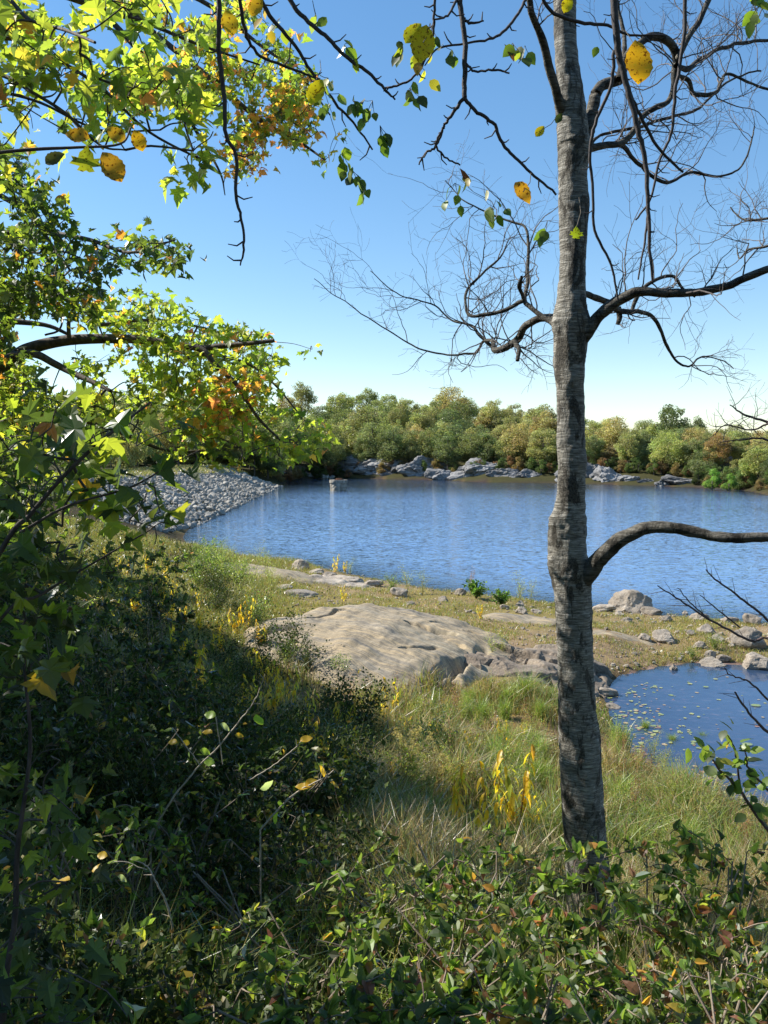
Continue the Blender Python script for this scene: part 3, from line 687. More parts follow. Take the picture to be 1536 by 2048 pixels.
def front(d0, d1, n, wts, sc, row, jd=4):
    us = np.linspace(180, 1660, n)
    for u in us:
        u2 = u + random.uniform(-12, 12)
        ws = np.interp(u2, [366, 553, 600, 720, 890, 1100, 1300, 1480, 1536, 1700], [140, 158, 188, 190, 181, 168, 157, 132, 122, 110])
        y = ws + random.uniform(d0, d1); x = (u2 - 768) / FPX * y; spots.append([x, y, wts, sc * random.uniform(.82, 1.15), row, u2])
front(7, 12, 42, [4, 6, 4, 3, 1.5, .6, .6], .80, 'front')
front(14, 24, 50, [3, 5, 5, 3, 3, 1.2, .7], .95, 'second')
front(27, 42, 52, [2, 4, 5, 3, 3, 1, .6], 1.0, 'middle')
front(46, 68, 54, [1.5, 4, 5, 3, 2.5, .8, .5], 1.0, 'upper')
front(74, 110, 52, [1, 4, 5, 4, 2, .6, .4], 1.0, 'hilltop')
spots = [s for s in spots if s[5] > 160]
def place_trees(spots):
    rows = {}
    for s in spots:
        x, y, wts, sc, row, u = s; names = list(TC); w_ = list(wts)
        w_[5] *= .5; w_[6] *= .8; w_[3] *= .6
        if u < 900: w_[0] *= 2; w_[1] *= 1.6; w_[4] *= .5; w_[5] *= .15; w_[6] *= .2; sc *= 1.08
        if 880 < u < 1100: w_[4] *= 1.7; w_[2] *= 1.4
        if u > 1400: w_[4] *= 1.8; w_[5] *= 1.8; sc *= .8
        if u > 1120: sc *= .84
        c = random.choices(names, w_)[0]; rows.setdefault((c, row), []).append((u, x, y, sc))
    for (c, row), L in rows.items():
        L.sort()
        for k, (u, x, y, sc) in enumerate(L):
            sc2 = sc
            lab = '%s %s tree from the left in the %s row of the far wood' % (nth(k), c, row)
            col = TC[c]; f = random.uniform(.85, 1.2); pr = PROTO[random.randrange(6)]
            dup(pr, (x, y, height(x, y)[0] - .3), random.uniform(0, 6.28), (sc2 * random.uniform(.85, 1.3), sc2 * random.uniform(.85, 1.3), sc2 * random.uniform(.74, 1.0)), lab, 'broadleaf trees of the far wood', (col[0] * f, col[1] * f, col[2] * f, 1))
place_trees(spots)
d = dup(PROTO[3], (*PZ(0, 960, 0)[:0], *(lambda y: ((1342 - 768) / FPX * y, y))(185.), height((1342 - 768) / FPX * 185., 185.)[0]), 0, (1.1, 1.1, 1.12), 'tall green tree with a rounded top rising above the far skyline right of the trunk', None, (*TC['dark green'], 1))
d = dup(PROTO[1], (*(lambda y: ((800 - 768) / FPX * y, y))(215.), height((800 - 768) / FPX * 215., 215.)[0]), 0, (.8, .8, 1.2), 'slim yellowish tree poking above the far skyline left of the lake centre', None, (*TC['olive'], 1))
# shoreline bushes of the far side
us = np.linspace(560, 1640, 92); k = 0
BC = {'green': (.13, .17, .06), 'russet': (.24, .14, .08), 'tan': (.26, .19, .09), 'dark green': (.06, .08, .028)}
L = []
for u in us:
    u += random.uniform(-8, 8); ws = np.interp(u, [366, 553, 600, 720, 890, 1100, 1300, 1480, 1536, 1700], [140, 158, 188, 190, 181, 168, 157, 132, 122, 110]); y = ws + random.uniform(1.2, 6.5)
    if 700 < u < 880: y += 3.5
    c = random.choices(list(BC), [3, 2, 2, 3] if u < 1420 else [6, 2, 2, 0])[0]; L.append((c, u, y))
for c in BC:
    for k, (_, u, y) in enumerate(sorted(q for q in L if q[0] == c)):
        x = (u - 768) / FPX * y; s = random.uniform(.2, .42)
        o = dup(PROTO[6], (x, y, height(x, y)[0] - .2), random.uniform(0, 6), (s * 1.4, s * 1.2, s), 'low %s bush on the far bank, %s of that colour from the left' % (c, nth(k)), 'bushes along the far bank', (*BC[c], 1)); o.name = 'shoreline_bush'; o['category'] = 'bush'
for u, v, y, s, col, lab in [(1440, 972, 128, .42, (.22, .34, .08), 'bright green rounded bush at the waterline on the right of the far shore'), (1475, 976, 124, .34, (.20, .30, .07), 'bright green bush just right of the rounded one on the far shore')]:
    x = (u - 768) / FPX * y; o = dup(PROTO[6], (x, y + 3, 0), 1, (s * 1.5, s * 1.2, s), lab, None, (*col, 1)); o.name = 'shoreline_bush'; o['category'] = 'bush'
# trees behind the embankment crest
k = 0; L = []
for y in np.linspace(60, 150, 16):
    L.append((-33 - random.uniform(0, 8), y + random.uniform(-3, 3)))
for k, (x, y) in enumerate(sorted(L, key=lambda q: q[0] / q[1])):
    c = random.choice(['mid green', 'olive', 'dark green', 'golden brown'])
    dup(PROTO[random.randrange(6)], (x, y, height(x, y)[0] - .3), random.uniform(0, 6), (.75,) * 3, '%s tree behind the embankment crest, %s from the left' % (c, nth(k)), 'trees behind the embankment', (*TC[c], 1))
for p_ in PROTO: remove(p_)

# ------------------------------------------------------------------ the grey birch in the foreground
TY = 5.3
def px_limb(L, y0, y1=None, n=6):
    """traced limb: (u, v, width in px) -> 3-D centre line and radii, its depth running from y0 to y1"""
    y1 = y0 if y1 is None else y1; m = len(L); P = []; r = []
    for k, (u, v, w_) in enumerate(L):
        y = y0 + (y1 - y0) * k / max(m - 1, 1); p = PY(u, v, y); P.append(p); r.append(w_ / 2 * np.linalg.norm(p - [0, 0, CAMZ]) / FPX * .97)
    Pc = catmull(P, n); rc = np.interp(np.linspace(0, m - 1, len(Pc)), np.arange(m), r); return Pc, rc
birch = thing('grey_birch', 'crooked grey birch with a single bare trunk in the right foreground', 'tree', (1.36, TY, 2.7))
BO = np.array([1.36, TY, 2.7])
TR = [(1124, -260, 40), (1126, -120, 42), (1128, 0, 45), (1132, 100, 48), (1140, 180, 56), (1143, 220, 60), (1147, 280, 66), (1147, 310, 64), (1148, 400, 62), (1147, 500, 56), (1143, 590, 57), (1141, 640, 76), (1142, 700, 72), (1141, 770, 64), (1142, 860, 64), (1142, 940, 66), (1141, 1000, 70), (1137, 1050, 80), (1139, 1130, 86), (1146, 1180, 84), (1148, 1260, 82), (1150, 1340, 84), (1154, 1420, 88), (1160, 1500, 90), (1165, 1600, 92), (1172, 1700, 92), (1180, 1800, 94), (1188, 1880, 104), (1192, 1960, 130)]
Pt = np.array([PY(u, v, TY) for u, v, _ in TR][::-1]); rt = np.array([w_ / 2 * np.linalg.norm(PY(u, v, TY) - [0, 0, CAMZ]) / FPX * (.87 if v < 1500 else .90) for u, v, w_ in TR][::-1])
Pc = catmull(Pt, 14); rc = np.interp(np.linspace(0, len(rt) - 1, len(Pc)), np.arange(len(rt)), rt)
V, F = tube(Pc, rc, 64)
ctr = np.repeat(Pc, 64, 0); dirv = norm(V - ctr)
q = V * [1, 1, 1]; disp = fbm(q * [9, 9, 2.6], 4, 5) * .013 + fbm(q * [24, 24, 60], 3, 8) * .005 + np.clip(fbm(q * [5, 5, 4], 3, 15) - .25, 0, 1) * .022
for (u, v, side, amp) in [(1100, 650, -1, .035), (1180, 650, 1, .03), (1178, 300, 1, .028), (1108, 200, -1, .03), (1180, 410, 1, .018), (1100, 1040, -1, .03), (1185, 925, 1, .035), (1100, 1130, -1, .02), (1185, 1140, 1, .04), (1145, 750, 0, .02), (1175, 1500, 1, .015), (1110, 880, -1, .018)]:
    c = PY(u, v, TY - (.12 if side == 0 else .03)); dd = np.linalg.norm((V - c) * [1, 1, .8], axis=1); disp += amp * np.exp(-(dd / .055) ** 2)
V = V + dirv * ((disp - .006) * np.clip(np.repeat(rc, 64) / .13, .45, 1) ** 1.3)[:, None]
part('trunk', V, F, M_BIRCH, birch, np.ones((len(V), 3)), True, BO)
BR = {}
def limb(key, L, y0, y1, sides=12, col=(.8, .78, .75), lump=.5):
    P, r = px_limb(L, y0, y1, 8); r = r * {'crook': .68, 'fork_right': .8, 'crook_arm': .8, 'top_right': .85, 'low_right': .84, 'left_low': .85}.get(key, .9); P = P + np.stack([fbm(P * 7 + q * 9, 3, 31 + q) for q in range(3)], 1) * np.clip(.012 - r * .1, .003, .012)[:, None]; V, F = tube(P, r, sides); rr = np.repeat(r, sides)
    V = V + norm(V - np.repeat(P, sides, 0)) * (fbm(V * 16, 3, 4) * rr * .22 * lump)[:, None]
    BR[key] = (P, r); return V, F, np.tile(col, (len(V), 1))
LIMBS = [
 ('low_right', [(1140, 1180, 54), (1178, 1145, 46), (1200, 1118, 40), (1240, 1082, 34), (1290, 1057, 31), (1340, 1053, 28), (1400, 1069, 25), (1460, 1075, 23), (1560, 1072, 22), (1700, 1045, 18)], TY, 4.7),
 ('mid_right', [(1142, 705, 34), (1172, 672, 28), (1200, 632, 25), (1235, 601, 24), (1270, 585, 20), (1340, 588, 18), (1440, 579, 16), (1500, 556, 16), (1560, 530, 14), (1680, 480, 12)], TY, 4.9),
 ('mid_right_back', [(1150, 585, 20), (1185, 590, 13), (1215, 603, 14), (1240, 622, 13), (1275, 625, 10), (1310, 640, 8), (1335, 690, 7), (1352, 722, 5), (1375, 732, 4), (1402, 714, 3.5), (1440, 720, 2.5), (1465, 740, 1.8)], TY, 6.3),
 ('stub', [(1238, 615, 13), (1240, 635, 12), (1236, 652, 8)], 5.6, 5.6),
 ('riser', [(1262, 628, 9), (1275, 592, 9), (1300, 566, 8), (1345, 552, 7), (1366, 578, 5), (1390, 595, 3)], 5.8, 5.9),
 ('left_low', [(1135, 632, 30), (1108, 634, 20), (1082, 636, 17), (1052, 655, 17), (1030, 683, 18), (992, 701, 14), (985, 682, 9), (966, 684, 7), (942, 707, 5), (862, 706, 4), (795, 672, 3.4), (700, 612, 2.4), (628, 558, 1.5)], TY, 6.6),
 ('left_stub', [(1030, 684, 12), (1038, 700, 10), (1038, 722, 9)], 5.5, 5.4),
 ('left_up', [(1125, 655, 24), (1098, 640, 12), (1068, 620, 11), (1048, 598, 10), (1056, 560, 8), (1052, 462, 6), (1020, 446, 4.5), (940, 410, 3), (890, 360, 2)], TY, 5.9),
 ('left_cross', [(1047, 600, 9), (1000, 624, 9), (942, 630, 7), (930, 602, 6), (945, 570, 6), (1000, 515, 4), (1020, 480, 2)], 5.5, 6.0),
 ('left_hook', [(1047, 598, 8), (1040, 570, 8), (1045, 552, 7)], 5.5, 5.4),
 ('left_back', [(990, 700, 9), (955, 665, 7), (940, 650, 5), (900, 640, 4), (870, 610, 3.4), (800, 590, 2.6), (740, 540, 1.6)], 6.0, 6.6),
 ('top_left', [(1135, 235, 26), (1115, 190, 18), (1097, 120, 16), (1078, 60, 14), (1058, 5, 12), (1030, -120, 10)], TY, 4.8),
 ('top_right', [(1150, 320, 44), (1172, 275, 32), (1184, 222, 26), (1200, 172, 24), (1240, 156, 22), (1250, 110, 10), (1248, 70, 8), (1235, 0, 7)], TY, 5.6),
 ('fork_right', [(1150, 320, 44), (1180, 298, 20), (1212, 290, 15), (1250, 283, 15), (1288, 232, 13), (1340, 196, 12), (1352, 130, 12), (1378, 72, 12), (1405, 30, 12), (1440, -60, 11)], TY, 5.7),
 ('crook', [(1236, 158, 20), (1250, 120, 18), (1272, 92, 18), (1300, 74, 20), (1338, 82, 22), (1354, 112, 20), (1350, 145, 14), (1378, 160, 12), (1388, 188, 12), (1430, 186, 10), (1445, 160, 9), (1460, 150, 7), (1536, 178, 6), (1620, 190, 5)], 5.4, 6.0),
 ('crook_arm', [(1354, 132, 12), (1376, 136, 12), (1400, 118, 9), (1450, 96, 8), (1500, 84, 7), (1600, 70, 5)], 5.5, 6.2),
 ('sweep', [(1230, 288, 12), (1252, 296, 9), (1280, 328, 8), (1330, 366, 7), (1380, 346, 5.5), (1450, 352, 4.5), (1490, 320, 3.4), (1510, 250, 2.6)], 5.4, 6.4),
 ('upper_sweep', [(1180, 300, 10), (1200, 270, 6), (1290, 250, 6), (1345, 232, 6), (1400, 215, 5), (1460, 160, 4), (1520, 140, 3)], TY, 6.3),
 ('right_twig', [(1700, 400, 7), (1600, 430, 5), (1530, 438, 5), (1490, 440, 4), (1460, 415, 2.5)], 6, 6.4),
 ('right_low', [(1620, 470, 6), (1536, 492, 5), (1500, 498, 4), (1480, 515, 3), (1475, 490, 2)], 5.8, 6.2)]
random.seed(21)
mbt_all = []
def twig_rec(mb, p, d, L, r, lvl, rs, up=.05, spur=True):
    n = max(4, int(L / .045)); P = [p]; dd = norm(d)
    for k in range(n):
        dd = norm(dd + rs.normal(size=3) * [.22, .22, .22] + [0, 0, up * .3]); P.append(P[-1] + dd * L / n)
    P = np.array(P); rr = np.linspace(r, max(r * .35, .0009), len(P)); addtube(mb, P, rr, 4 if r < .004 else 5, (.16, .14, .13))
    if lvl <= 0: return
    m = rs.randint(2, 5)
    for k in range(m):
        i = rs.randint(max(1, n // 5), n); t = norm(P[i] - P[i-1]); side = norm(np.cross(t, rs.normal(size=3)))
        twig_rec(mb, P[i], norm(t * .75 + side * .85 + [0, 0, up]), L * rs.uniform(.35, .65), rr[i] * .62, lvl - 1, rs, up)
rsb = np.random.RandomState(33); BOB = {}
for key, L, y0, y1 in LIMBS:
    V, F, C = limb(key, L, y0, y1)
    BOB[key] = part('branch', V, F, M_BIRCH, birch, C * (.6 if L[0][2] > 12 else .45), True, BO)
DENS = {'low_right': (0, 0), 'mid_right': (16, .45), 'mid_right_back': (15, .35), 'stub': (1, .1), 'riser': (12, .5), 'left_low': (40, .42), 'left_stub': (5, .3), 'left_up': (22, .45), 'left_cross': (20, .42), 'left_hook': (2, .15), 'left_back': (20, .42), 'top_left': (4, .3), 'top_right': (7, .4), 'fork_right': (24, .5), 'crook': (26, .5), 'crook_arm': (16, .5), 'sweep': (18, .45), 'upper_sweep': (14, .4), 'right_twig': (14, .4), 'right_low': (10, .35)}
for key, (n, L) in DENS.items():
    P, r = BR[key]; mb = MB(); n = max(2, int(n * .6)); L *= 1.2
    for k in range(n):
        i = rsb.randint(int(len(P) * .2), len(P)); i = min(i, len(P) - 2); t = norm(P[i + 1] - P[i]); side = norm(np.cross(t, rsb.normal(size=3)) * [1, .7, 1])
        twig_rec(mb, P[i], norm(t * .6 + side + [0, 0, .35]), L * rsb.uniform(.5, 1.25), min(r[i] * .6, .005), 2, rsb, .12)
    mb.build('twigs', M_TWIG, BOB[key], False, BO)
# two leaves still on the birch
def single_leaf(parent, org, u, v, y, size, ang, col, tpl=OVALF, mat=M_LEAFY, facing=1.0, name='leaf'):
    tpl = OVALF if tpl is OVALW or tpl is OVAL else tpl
    p = PY(u, v, y); ax = np.array([math.cos(ang), -.15, math.sin(ang)]); nr_ = np.array([.15, -facing, .25])
    m = MB(); L = size * y / FPX; scatter(m, tpl, (p - norm(ax) * L * .5)[None], ax[None], nr_[None], np.array([L]), np.array([col])); return m.build(name, mat, parent, True, org)

# ------------------------------------------------------------------ overhanging black birch: hanging twigs from above the frame
OT = np.array([-1.2, -1.6, 4.6])
over = thing('overhanging_tree', 'tree leaning over the viewpoint whose thin dark twigs hang from the top edge', 'tree', OT)
mt = MB(); P = catmull([OT + [0, 0, -.4], OT + [.05, .1, 2], OT + [.2, .5, 4.2], OT + [.5, 1.2, 7]], 8); addtube(mt, P, np.linspace(.14, .07, len(P)), 12, (.10, .09, .08)); mt.build('trunk', M_BARK, over, True, OT)
HANG = [
 ([(915, -60, 10), (922, 20, 9), (930, 80, 9), (930, 150, 9), (929, 196, 9)], 3.1, 3.1), ([(929, 196, 7), (908, 224, 6), (890, 250, 5), (884, 262, 5), (870, 295, 4.5), (852, 305, 4), (838, 328, 3)], 3.1, 3.15),
 ([(929, 196, 7), (950, 222, 6.5), (985, 245, 6), (1004, 285, 6), (1025, 310, 5.5), (1062, 345, 5), (1112, 388, 4)], 3.1, 3.2), ([(884, 262, 4), (872, 290, 4), (895, 318, 3.4), (920, 330, 3)], 3.1, 3.15),
 ([(930, 125, 5), (950, 142, 4), (990, 140, 4), (1018, 146, 3)], 3.1, 3.05), ([(928, 36, 5), (940, 46, 5), (968, 42, 2.5)], 3.1, 3.1),
 ([(440, -60, 9), (438, 50, 8.5), (438, 110, 8), (448, 190, 8), (452, 270, 7), (472, 310, 6.5), (471, 390, 6), (484, 440, 5), (487, 500, 4.5), (480, 530, 2.5)], 2.7, 2.8),
 ([(470, -60, 7), (490, 60, 6), (520, 110, 5), (590, 140, 4.5), (640, 160, 3)], 2.9, 3.2),
 ([(500, -40, 8), (540, 30, 7), (590, 90, 6), (620, 140, 5.5), (670, 205, 5), (710, 250, 4), (745, 300, 3)], 3.0, 3.2),
 ([(560, -30, 8), (600, 30, 7.5), (650, 70, 7), (690, 112, 6.5), (730, 140, 6), (768, 176, 5), (790, 200, 3)], 3.1, 3.1),
 ([(871, -40, 5), (868, 30, 4.5), (866, 70, 4), (850, 120, 4), (832, 150, 4), (800, 170, 4), (768, 178, 4)], 3.0, 3.1),
 ([(915, 0, 5), (895, 30, 4), (868, 40, 3)], 3.1, 3.0), ([(1060, -20, 5), (1040, 20, 5), (1005, 65, 5), (960, 82, 4), (880, 95, 3.4), (850, 130, 2)], 3.3, 3.1),
 ([(1222, -60, 12), (1232, 60, 12), (1238, 110, 11), (1256, 180, 10), (1276, 260, 9), (1292, 330, 8), (1296, 420, 7), (1300, 500, 6), (1305, 562, 4)], 3.6, 3.7),
 ([(1368, -60, 7), (1369, 60, 6), (1350, 190, 6), (1344, 260, 5), (1320, 320, 4.6), (1300, 400, 4), (1270, 440, 3.4)], 3.8, 3.9),
 ([(1228, 100, 6), (1222, 170, 6), (1190, 250, 6), (1180, 310, 5.5), (1186, 380, 5), (1190, 460, 5), (1222, 530, 4.4), (1236, 600, 3.4)], 3.8, 4.0),
 ([(1256, 180, 7), (1285, 240, 6), (1320, 300, 5), (1365, 345, 4)], 3.65, 3.8),
 ([(1075, -40, 6), (1100, 20, 6), (1160, 45, 6), (1215, 50, 5), (1260, 70, 4), (1330, 70, 3)], 3.7, 3.9),
 ([(1296, 420, 5), (1290, 480, 4), (1275, 560, 3)], 3.7, 3.7)]
m_main = MB()
ends = []
for k, (L, y0, y1) in enumerate(HANG):
    P, r = px_limb(L, y0, y1, 6); P = P + RS.normal(size=P.shape) * .0015; r = r * 1.05
    mb = MB(); addtube(mb, P, r, 7, (.085, .075, .075))
    i = 4
    while i < len(P) - 1:
        t = norm(P[i] - P[i-1]); side = norm(np.cross(t, [0, 1, 0])) * random.choice((-1, 1)); s0 = random.uniform(.018, .06)
        q1 = P[i] + (side * .8 + t * .5) * s0 * .6; q2 = q1 + norm(side * .5 + t * .4 + np.array([0, 0, .5])) * s0 * .6
        addtube(mb, np.array([P[i], q1, q2]), np.array([.0032, .0026, .0016]), 5, (.085, .075, .075)); i += random.randint(4, 9)
    mb.build('hanging_twig', M_TWIG, over, True, OT); ends.append(P)
mb = MB()                                    # the limbs above the frame that carry them
for T_ in [[(-1.1, -1.1, 8.6), (-.9, 1.2, 8.9), (-.6, 2.9, 8.3)], [(-.9, 1.2, 8.9), (.1, 2.4, 8.7), (.35, 3.1, 8.2)], [(.1, 2.4, 8.7), (1.1, 3.2, 8.6), (1.35, 3.7, 8.7)], [(1.1, 3.2, 8.6), (.7, 3.4, 8.4)]]:
    P = catmull(T_, 8); addtube(mb, P, np.linspace(.035, .012, len(P)), 8, (.09, .08, .075))
mb.build('limb', M_BARK, over, True, OT)
# oval leaves in little clusters on the hanging twigs
GR = [(.10, .15, .025), (.20, .27, .03), (.05, .075, .02), (.32, .30, .035), (.40, .26, .03)]
mb = MB()
for (u, v, n, wts) in [(838, 95, 10, [1, 3, 1, 3, 1]), (820, 190, 6, [2, 1, 3, 0, 0]), (800, 100, 5, [3, 2, 2, 0, 0]), (650, 200, 5, [3, 1, 3, 1, 0]), (705, 215, 6, [4, 1, 2, 1, 0]), (745, 215, 5, [4, 1, 2, 1, 0]), (685, 320, 6, [4, 1, 3, 0, 0]), (705, 355, 5, [3, 2, 1, 0, 0]), (760, 265, 5, [3, 2, 1, 0, 0]), (720, 375, 4, [3, 1, 2, 0, 0]),
                       (910, 380, 5, [3, 2, 2, 0, 0]), (935, 375, 3, [1, 1, 2, 1, 1]), (985, 430, 5, [3, 2, 2, 0, 0]), (1000, 410, 3, [3, 2, 2, 0, 0]), (980, 390, 1, [0, 4, 0, 1, 0]), (1025, 100, 4, [3, 2, 2, 0, 0]), (1050, 105, 3, [3, 1, 2, 0, 0]), (690, 105, 3, [1, 2, 0, 2, 1]), (700, 95, 2, [1, 2, 0, 1, 0]), (860, 60, 4, [1, 3, 1, 1, 0]), (905, 115, 4, [3, 1, 2, 0, 0]), (560, 50, 3, [1, 2, 0, 2, 1]), (640, 165, 2, [1, 1, 0, 3, 1]), (520, 10, 3, [1, 0, 1, 3, 2]), (625, 15, 3, [3, 2, 2, 0, 0]), (1095, 455, 3, [3, 2, 2, 0, 0]), (1205, 95, 1, [0, 3, 0, 1, 0]), (1520, 20, 6, [3, 3, 1, 0, 0]), (1500, 5, 4, [2, 3, 1, 1, 0]), (475, 95, 2, [0, 1, 0, 2, 2]), (845, 150, 2, [0, 1, 0, 3, 1])]:
    for k in range(n):
        p = PY(u + random.gauss(0, 13), v + random.gauss(0, 15), 3.1 + random.uniform(-.06, .06)); a = np.array([random.gauss(0, .5), random.gauss(0, .5), -1.]); c = pal(1, GR, wts, .2)
        scatter(mb, OVALW, p[None], a[None], RS.normal(size=(1, 3)) + [[0, -.8, 0]], np.array([random.uniform(.036, .062)]), c)
        if k: addtube(mb, np.array([PY(u, v - 14, 3.1), (p + PY(u, v - 8, 3.1)) / 2 + [0, 0, .003], p]), .0011, 4, (.05, .05, .03))
mb.build('leaves', M_LEAF, over, True, OT)
for (u, v, y, s, a, c, tp) in [(1277, 122, 2.2, 84, 1.62, (.62, .33, .02), OVALW), (1046, 384, 2.6, 50, -.9, (.60, .30, .03), OVALW), (846, 85, 2.6, 72, 1.35, (.62, .45, .02), OVALW), (826, 65, 2.7, 48, .9, (.5, .45, .03), OVALW), (632, 182, 2.6, 52, 1.1, (.60, .50, .02), OVAL), (459, 45, 2.6, 50, 1.75, (.62, .40, .03), OVALW), (512, 12, 2.6, 42, 1.1, (.62, .36, .03), OVAL), (1080, 262, 3.2, 26, .9, (.6, .45, .02), OVAL), (1135, 8, 3.0, 34, 1.2, (.62, .5, .02), OVALW),
                               (154, 270, 2.3, 48, 2.9, (.55, .30, .03), OVALW), (232, 268, 2.4, 44, 2.4, (.58, .34, .03), OVAL), (277, 280, 2.4, 44, 1.9, (.62, .36, .02), OVALW), (224, 332, 2.3, 68, 2.1, (.52, .28, .03), OVALW), (172, 314, 2.3, 50, 1.5, (.40, .42, .03), MAPLE), (108, 316, 2.4, 42, .5, (.10, .10, .03), OVAL), (1153, 463, 3.4, 24, 1.5, (.38, .45, .03), MAPLE), (1118, 236, 4.2, 22, 1.0, (.06, .08, .02), OVALW), (932, 352, 3.1, 40, 1.9, (.25, .08, .03), LANCE), (1022, 102, 3.1, 40, 1.9, (.22, .10, .04), LANCE)]:
    single_leaf(over, OT, u, v, y, s, a, c, tp)
mb = MB(); P, r = px_limb([(-60, 318, 6), (0, 305, 6), (80, 298, 6), (150, 295, 5), (240, 288, 4), (262, 255, 3)], 2.2, 2.4); addtube(mb, P, r, 6, (.09, .075, .07))
for a, b in [((1277, 122), (1250, 60)), ((1046, 384), (1062, 346)), ((846, 85), (868, 35)), ((632, 160), (640, 120)), ((1080, 262), (1112, 235)), ((1153, 455), (1158, 395))]:
    addtube(mb, np.array([PY(*a, 2.5), PY((a[0] + b[0]) / 2 + 6, (a[1] + b[1]) / 2, 2.8), PY(*b, 3.1)]), .0013, 4, (.10, .08, .05))
mb.build('hanging_twig', M_TWIG, over, True, OT)

# ------------------------------------------------------------------ maples at left: limbs, colonised twigs, lobed leaves
def inpoly(P, poly):
    poly = np.array(poly, float); ins = np.zeros(len(P), bool)
    for a, b in zip(poly, np.roll(poly, -1, 0)):
        c = (a[1] > P[:, 1]) != (b[1] > P[:, 1])
        with np.errstate(all='ignore'): ins ^= c & (P[:, 0] < (b[0] - a[0]) * (P[:, 1] - a[1]) / (b[1] - a[1] + 1e-12) + a[0])
    return ins
def poly_pts(poly, n, rs, gap=0.0, gsc=.012):
    poly = np.array(poly, float); lo, hi = poly.min(0), poly.max(0); out = np.zeros((0, 2))
    while len(out) < n:
        P = rs.uniform(lo, hi, (n * 3, 2)); P = P[inpoly(P, poly)]
        if gap: P = P[fb2(P[:, 0], P[:, 1], gsc, 3, 50) > gap - .5 + rs.uniform(-.15, .15, len(P))]
        out = np.vstack([out, P])
    return out[:n]
def colonize(nodes, targets):
    """hang every target on the nearest point already in the network; returns parent links"""
    P = [np.asarray(nodes, float)]; pts = np.asarray(nodes, float); base = len(pts)
    d0 = np.linalg.norm(targets[:, None] - pts[None], axis=2).min(1) if len(pts) * len(targets) < 4e6 else np.linalg.norm(targets - pts.mean(0), axis=1)
    order = np.argsort(d0); T = targets[order]; allp = np.vstack([pts, T]); par = np.full(len(allp), -1)
    for k in range(len(T)):
        d = np.linalg.norm(allp[:base + k] - T[k], axis=1); par[base + k] = d.argmin()
    return allp, par, base
def spray(root, org, limbs, regions, rs, tips=True, twigcol=(.10, .085, .07), name='foliage'):
    lp = np.vstack([catmull(l, 3) for l in limbs]); leaves = MB(); tw = MB()
    for (poly, n, y0, y1, per, lsize, cols, wts, gap, tpl) in regions:
        q = poly_pts(poly, n, rs, gap); ys = rs.uniform(y0, y1, n); T = np.array([PY(u, v, y) for (u, v), y in zip(q, ys)])
        allp, par, base = colonize(lp, T)
        load = np.ones(len(allp))
        for k in range(len(allp) - 1, base - 1, -1): load[par[k]] += load[k]
        for k in range(base, len(allp)):
            a, b = allp[par[k]], allp[k]; L = np.linalg.norm(b - a); r0 = min(.0014 + .00075 * load[k] ** .6, .011)
            mid = (a + b) / 2 + rs.normal(size=3) * L * .10 + [0, 0, L * .06]
            addtube(tw, catmull([a, mid, b], 3), np.linspace(r0 * 1.15, r0 * .8, 7), 4, twigcol)
        m = n * per; idx = rs.randint(0, n, m); pos = T[np.arange(n)[idx]] if False else allp[base:][idx]
        pos = pos + rs.normal(size=(m, 3)) * [lsize * .75, lsize * .75, lsize * .55]
        c = pal(m, cols, wts, .25, rs); ax = norm(rs.normal(size=(m, 3)) * [1, 1, .5] + [0, 0, -.45]); nr_ = norm(rs.normal(size=(m, 3)) * .55 + [0, 0, 1.0] + np.array(TOSUN) * .35)
        scatter_mix(leaves, MAPLES, pos, ax, nr_, lsize * rs.uniform(.5, 1.2, m), c, rs)
    leaves.build(name, M_LEAF, root, False, org); tw.build('twigs', M_TWIG, root, False, org)
G_BR = [(.38, .43, .06), (.27, .34, .05), (.13, .18, .035), (.52, .47, .07), (.72, .38, .08), (.74, .28, .10)]
rsm = np.random.RandomState(3)
# maple 1: crown overhead at upper left, trunk just outside the frame
O1 = np.array([-3.3, 3.3, 3.7])
mp1 = thing('red_maple', 'young maple whose yellow green branches reach in from the upper left corner', 'tree', O1)
mb = MB(); P = catmull([O1 + [0, 0, -.5], O1 + [.1, 0, 2], O1 + [.25, .1, 4.2], O1 + [.5, .2, 7]], 8); addtube(mb, P, np.linspace(.11, .05, len(P)), 14, (.16, .14, .12)); mb.build('trunk', M_BARK, mp1, True, O1)
L1 = []
for L, y0, y1 in [([(-500, 150, 22), (-150, 90, 12), (0, 76, 7), (60, 92, 7), (150, 140, 6), (215, 186, 6), (300, 265, 5), (420, 328, 4)], 3.3, 3.5), ([(-500, 250, 16), (-120, 150, 9), (0, 150, 7), (60, 182, 6), (130, 226, 6), (200, 290, 4), (250, 300, 3)], 3.3, 2.8), ([(-450, -80, 20), (-60, -60, 12), (120, -10, 9), (220, 25, 9), (290, 45, 7), (400, 90, 5), (520, 130, 3)], 3.3, 3.6), ([(-300, 330, 12), (-60, 190, 8), (0, 185, 6), (80, 205, 5), (200, 260, 4), (320, 260, 3)], 3.3, 3.2), ([(-400, 60, 12), (-50, -20, 8), (60, 40, 6), (130, 60, 6), (190, 85, 5)], 3.3, 2.6)]:
    P, r = px_limb(L, y0, y1, 6); mb = MB(); addtube(mb, P, r, 8, (.10, .08, .07)); mb.build('branch', M_BARK, mp1, True, O1); L1.append(P)
L1v = [p[len(p) // 3:] for p in L1]
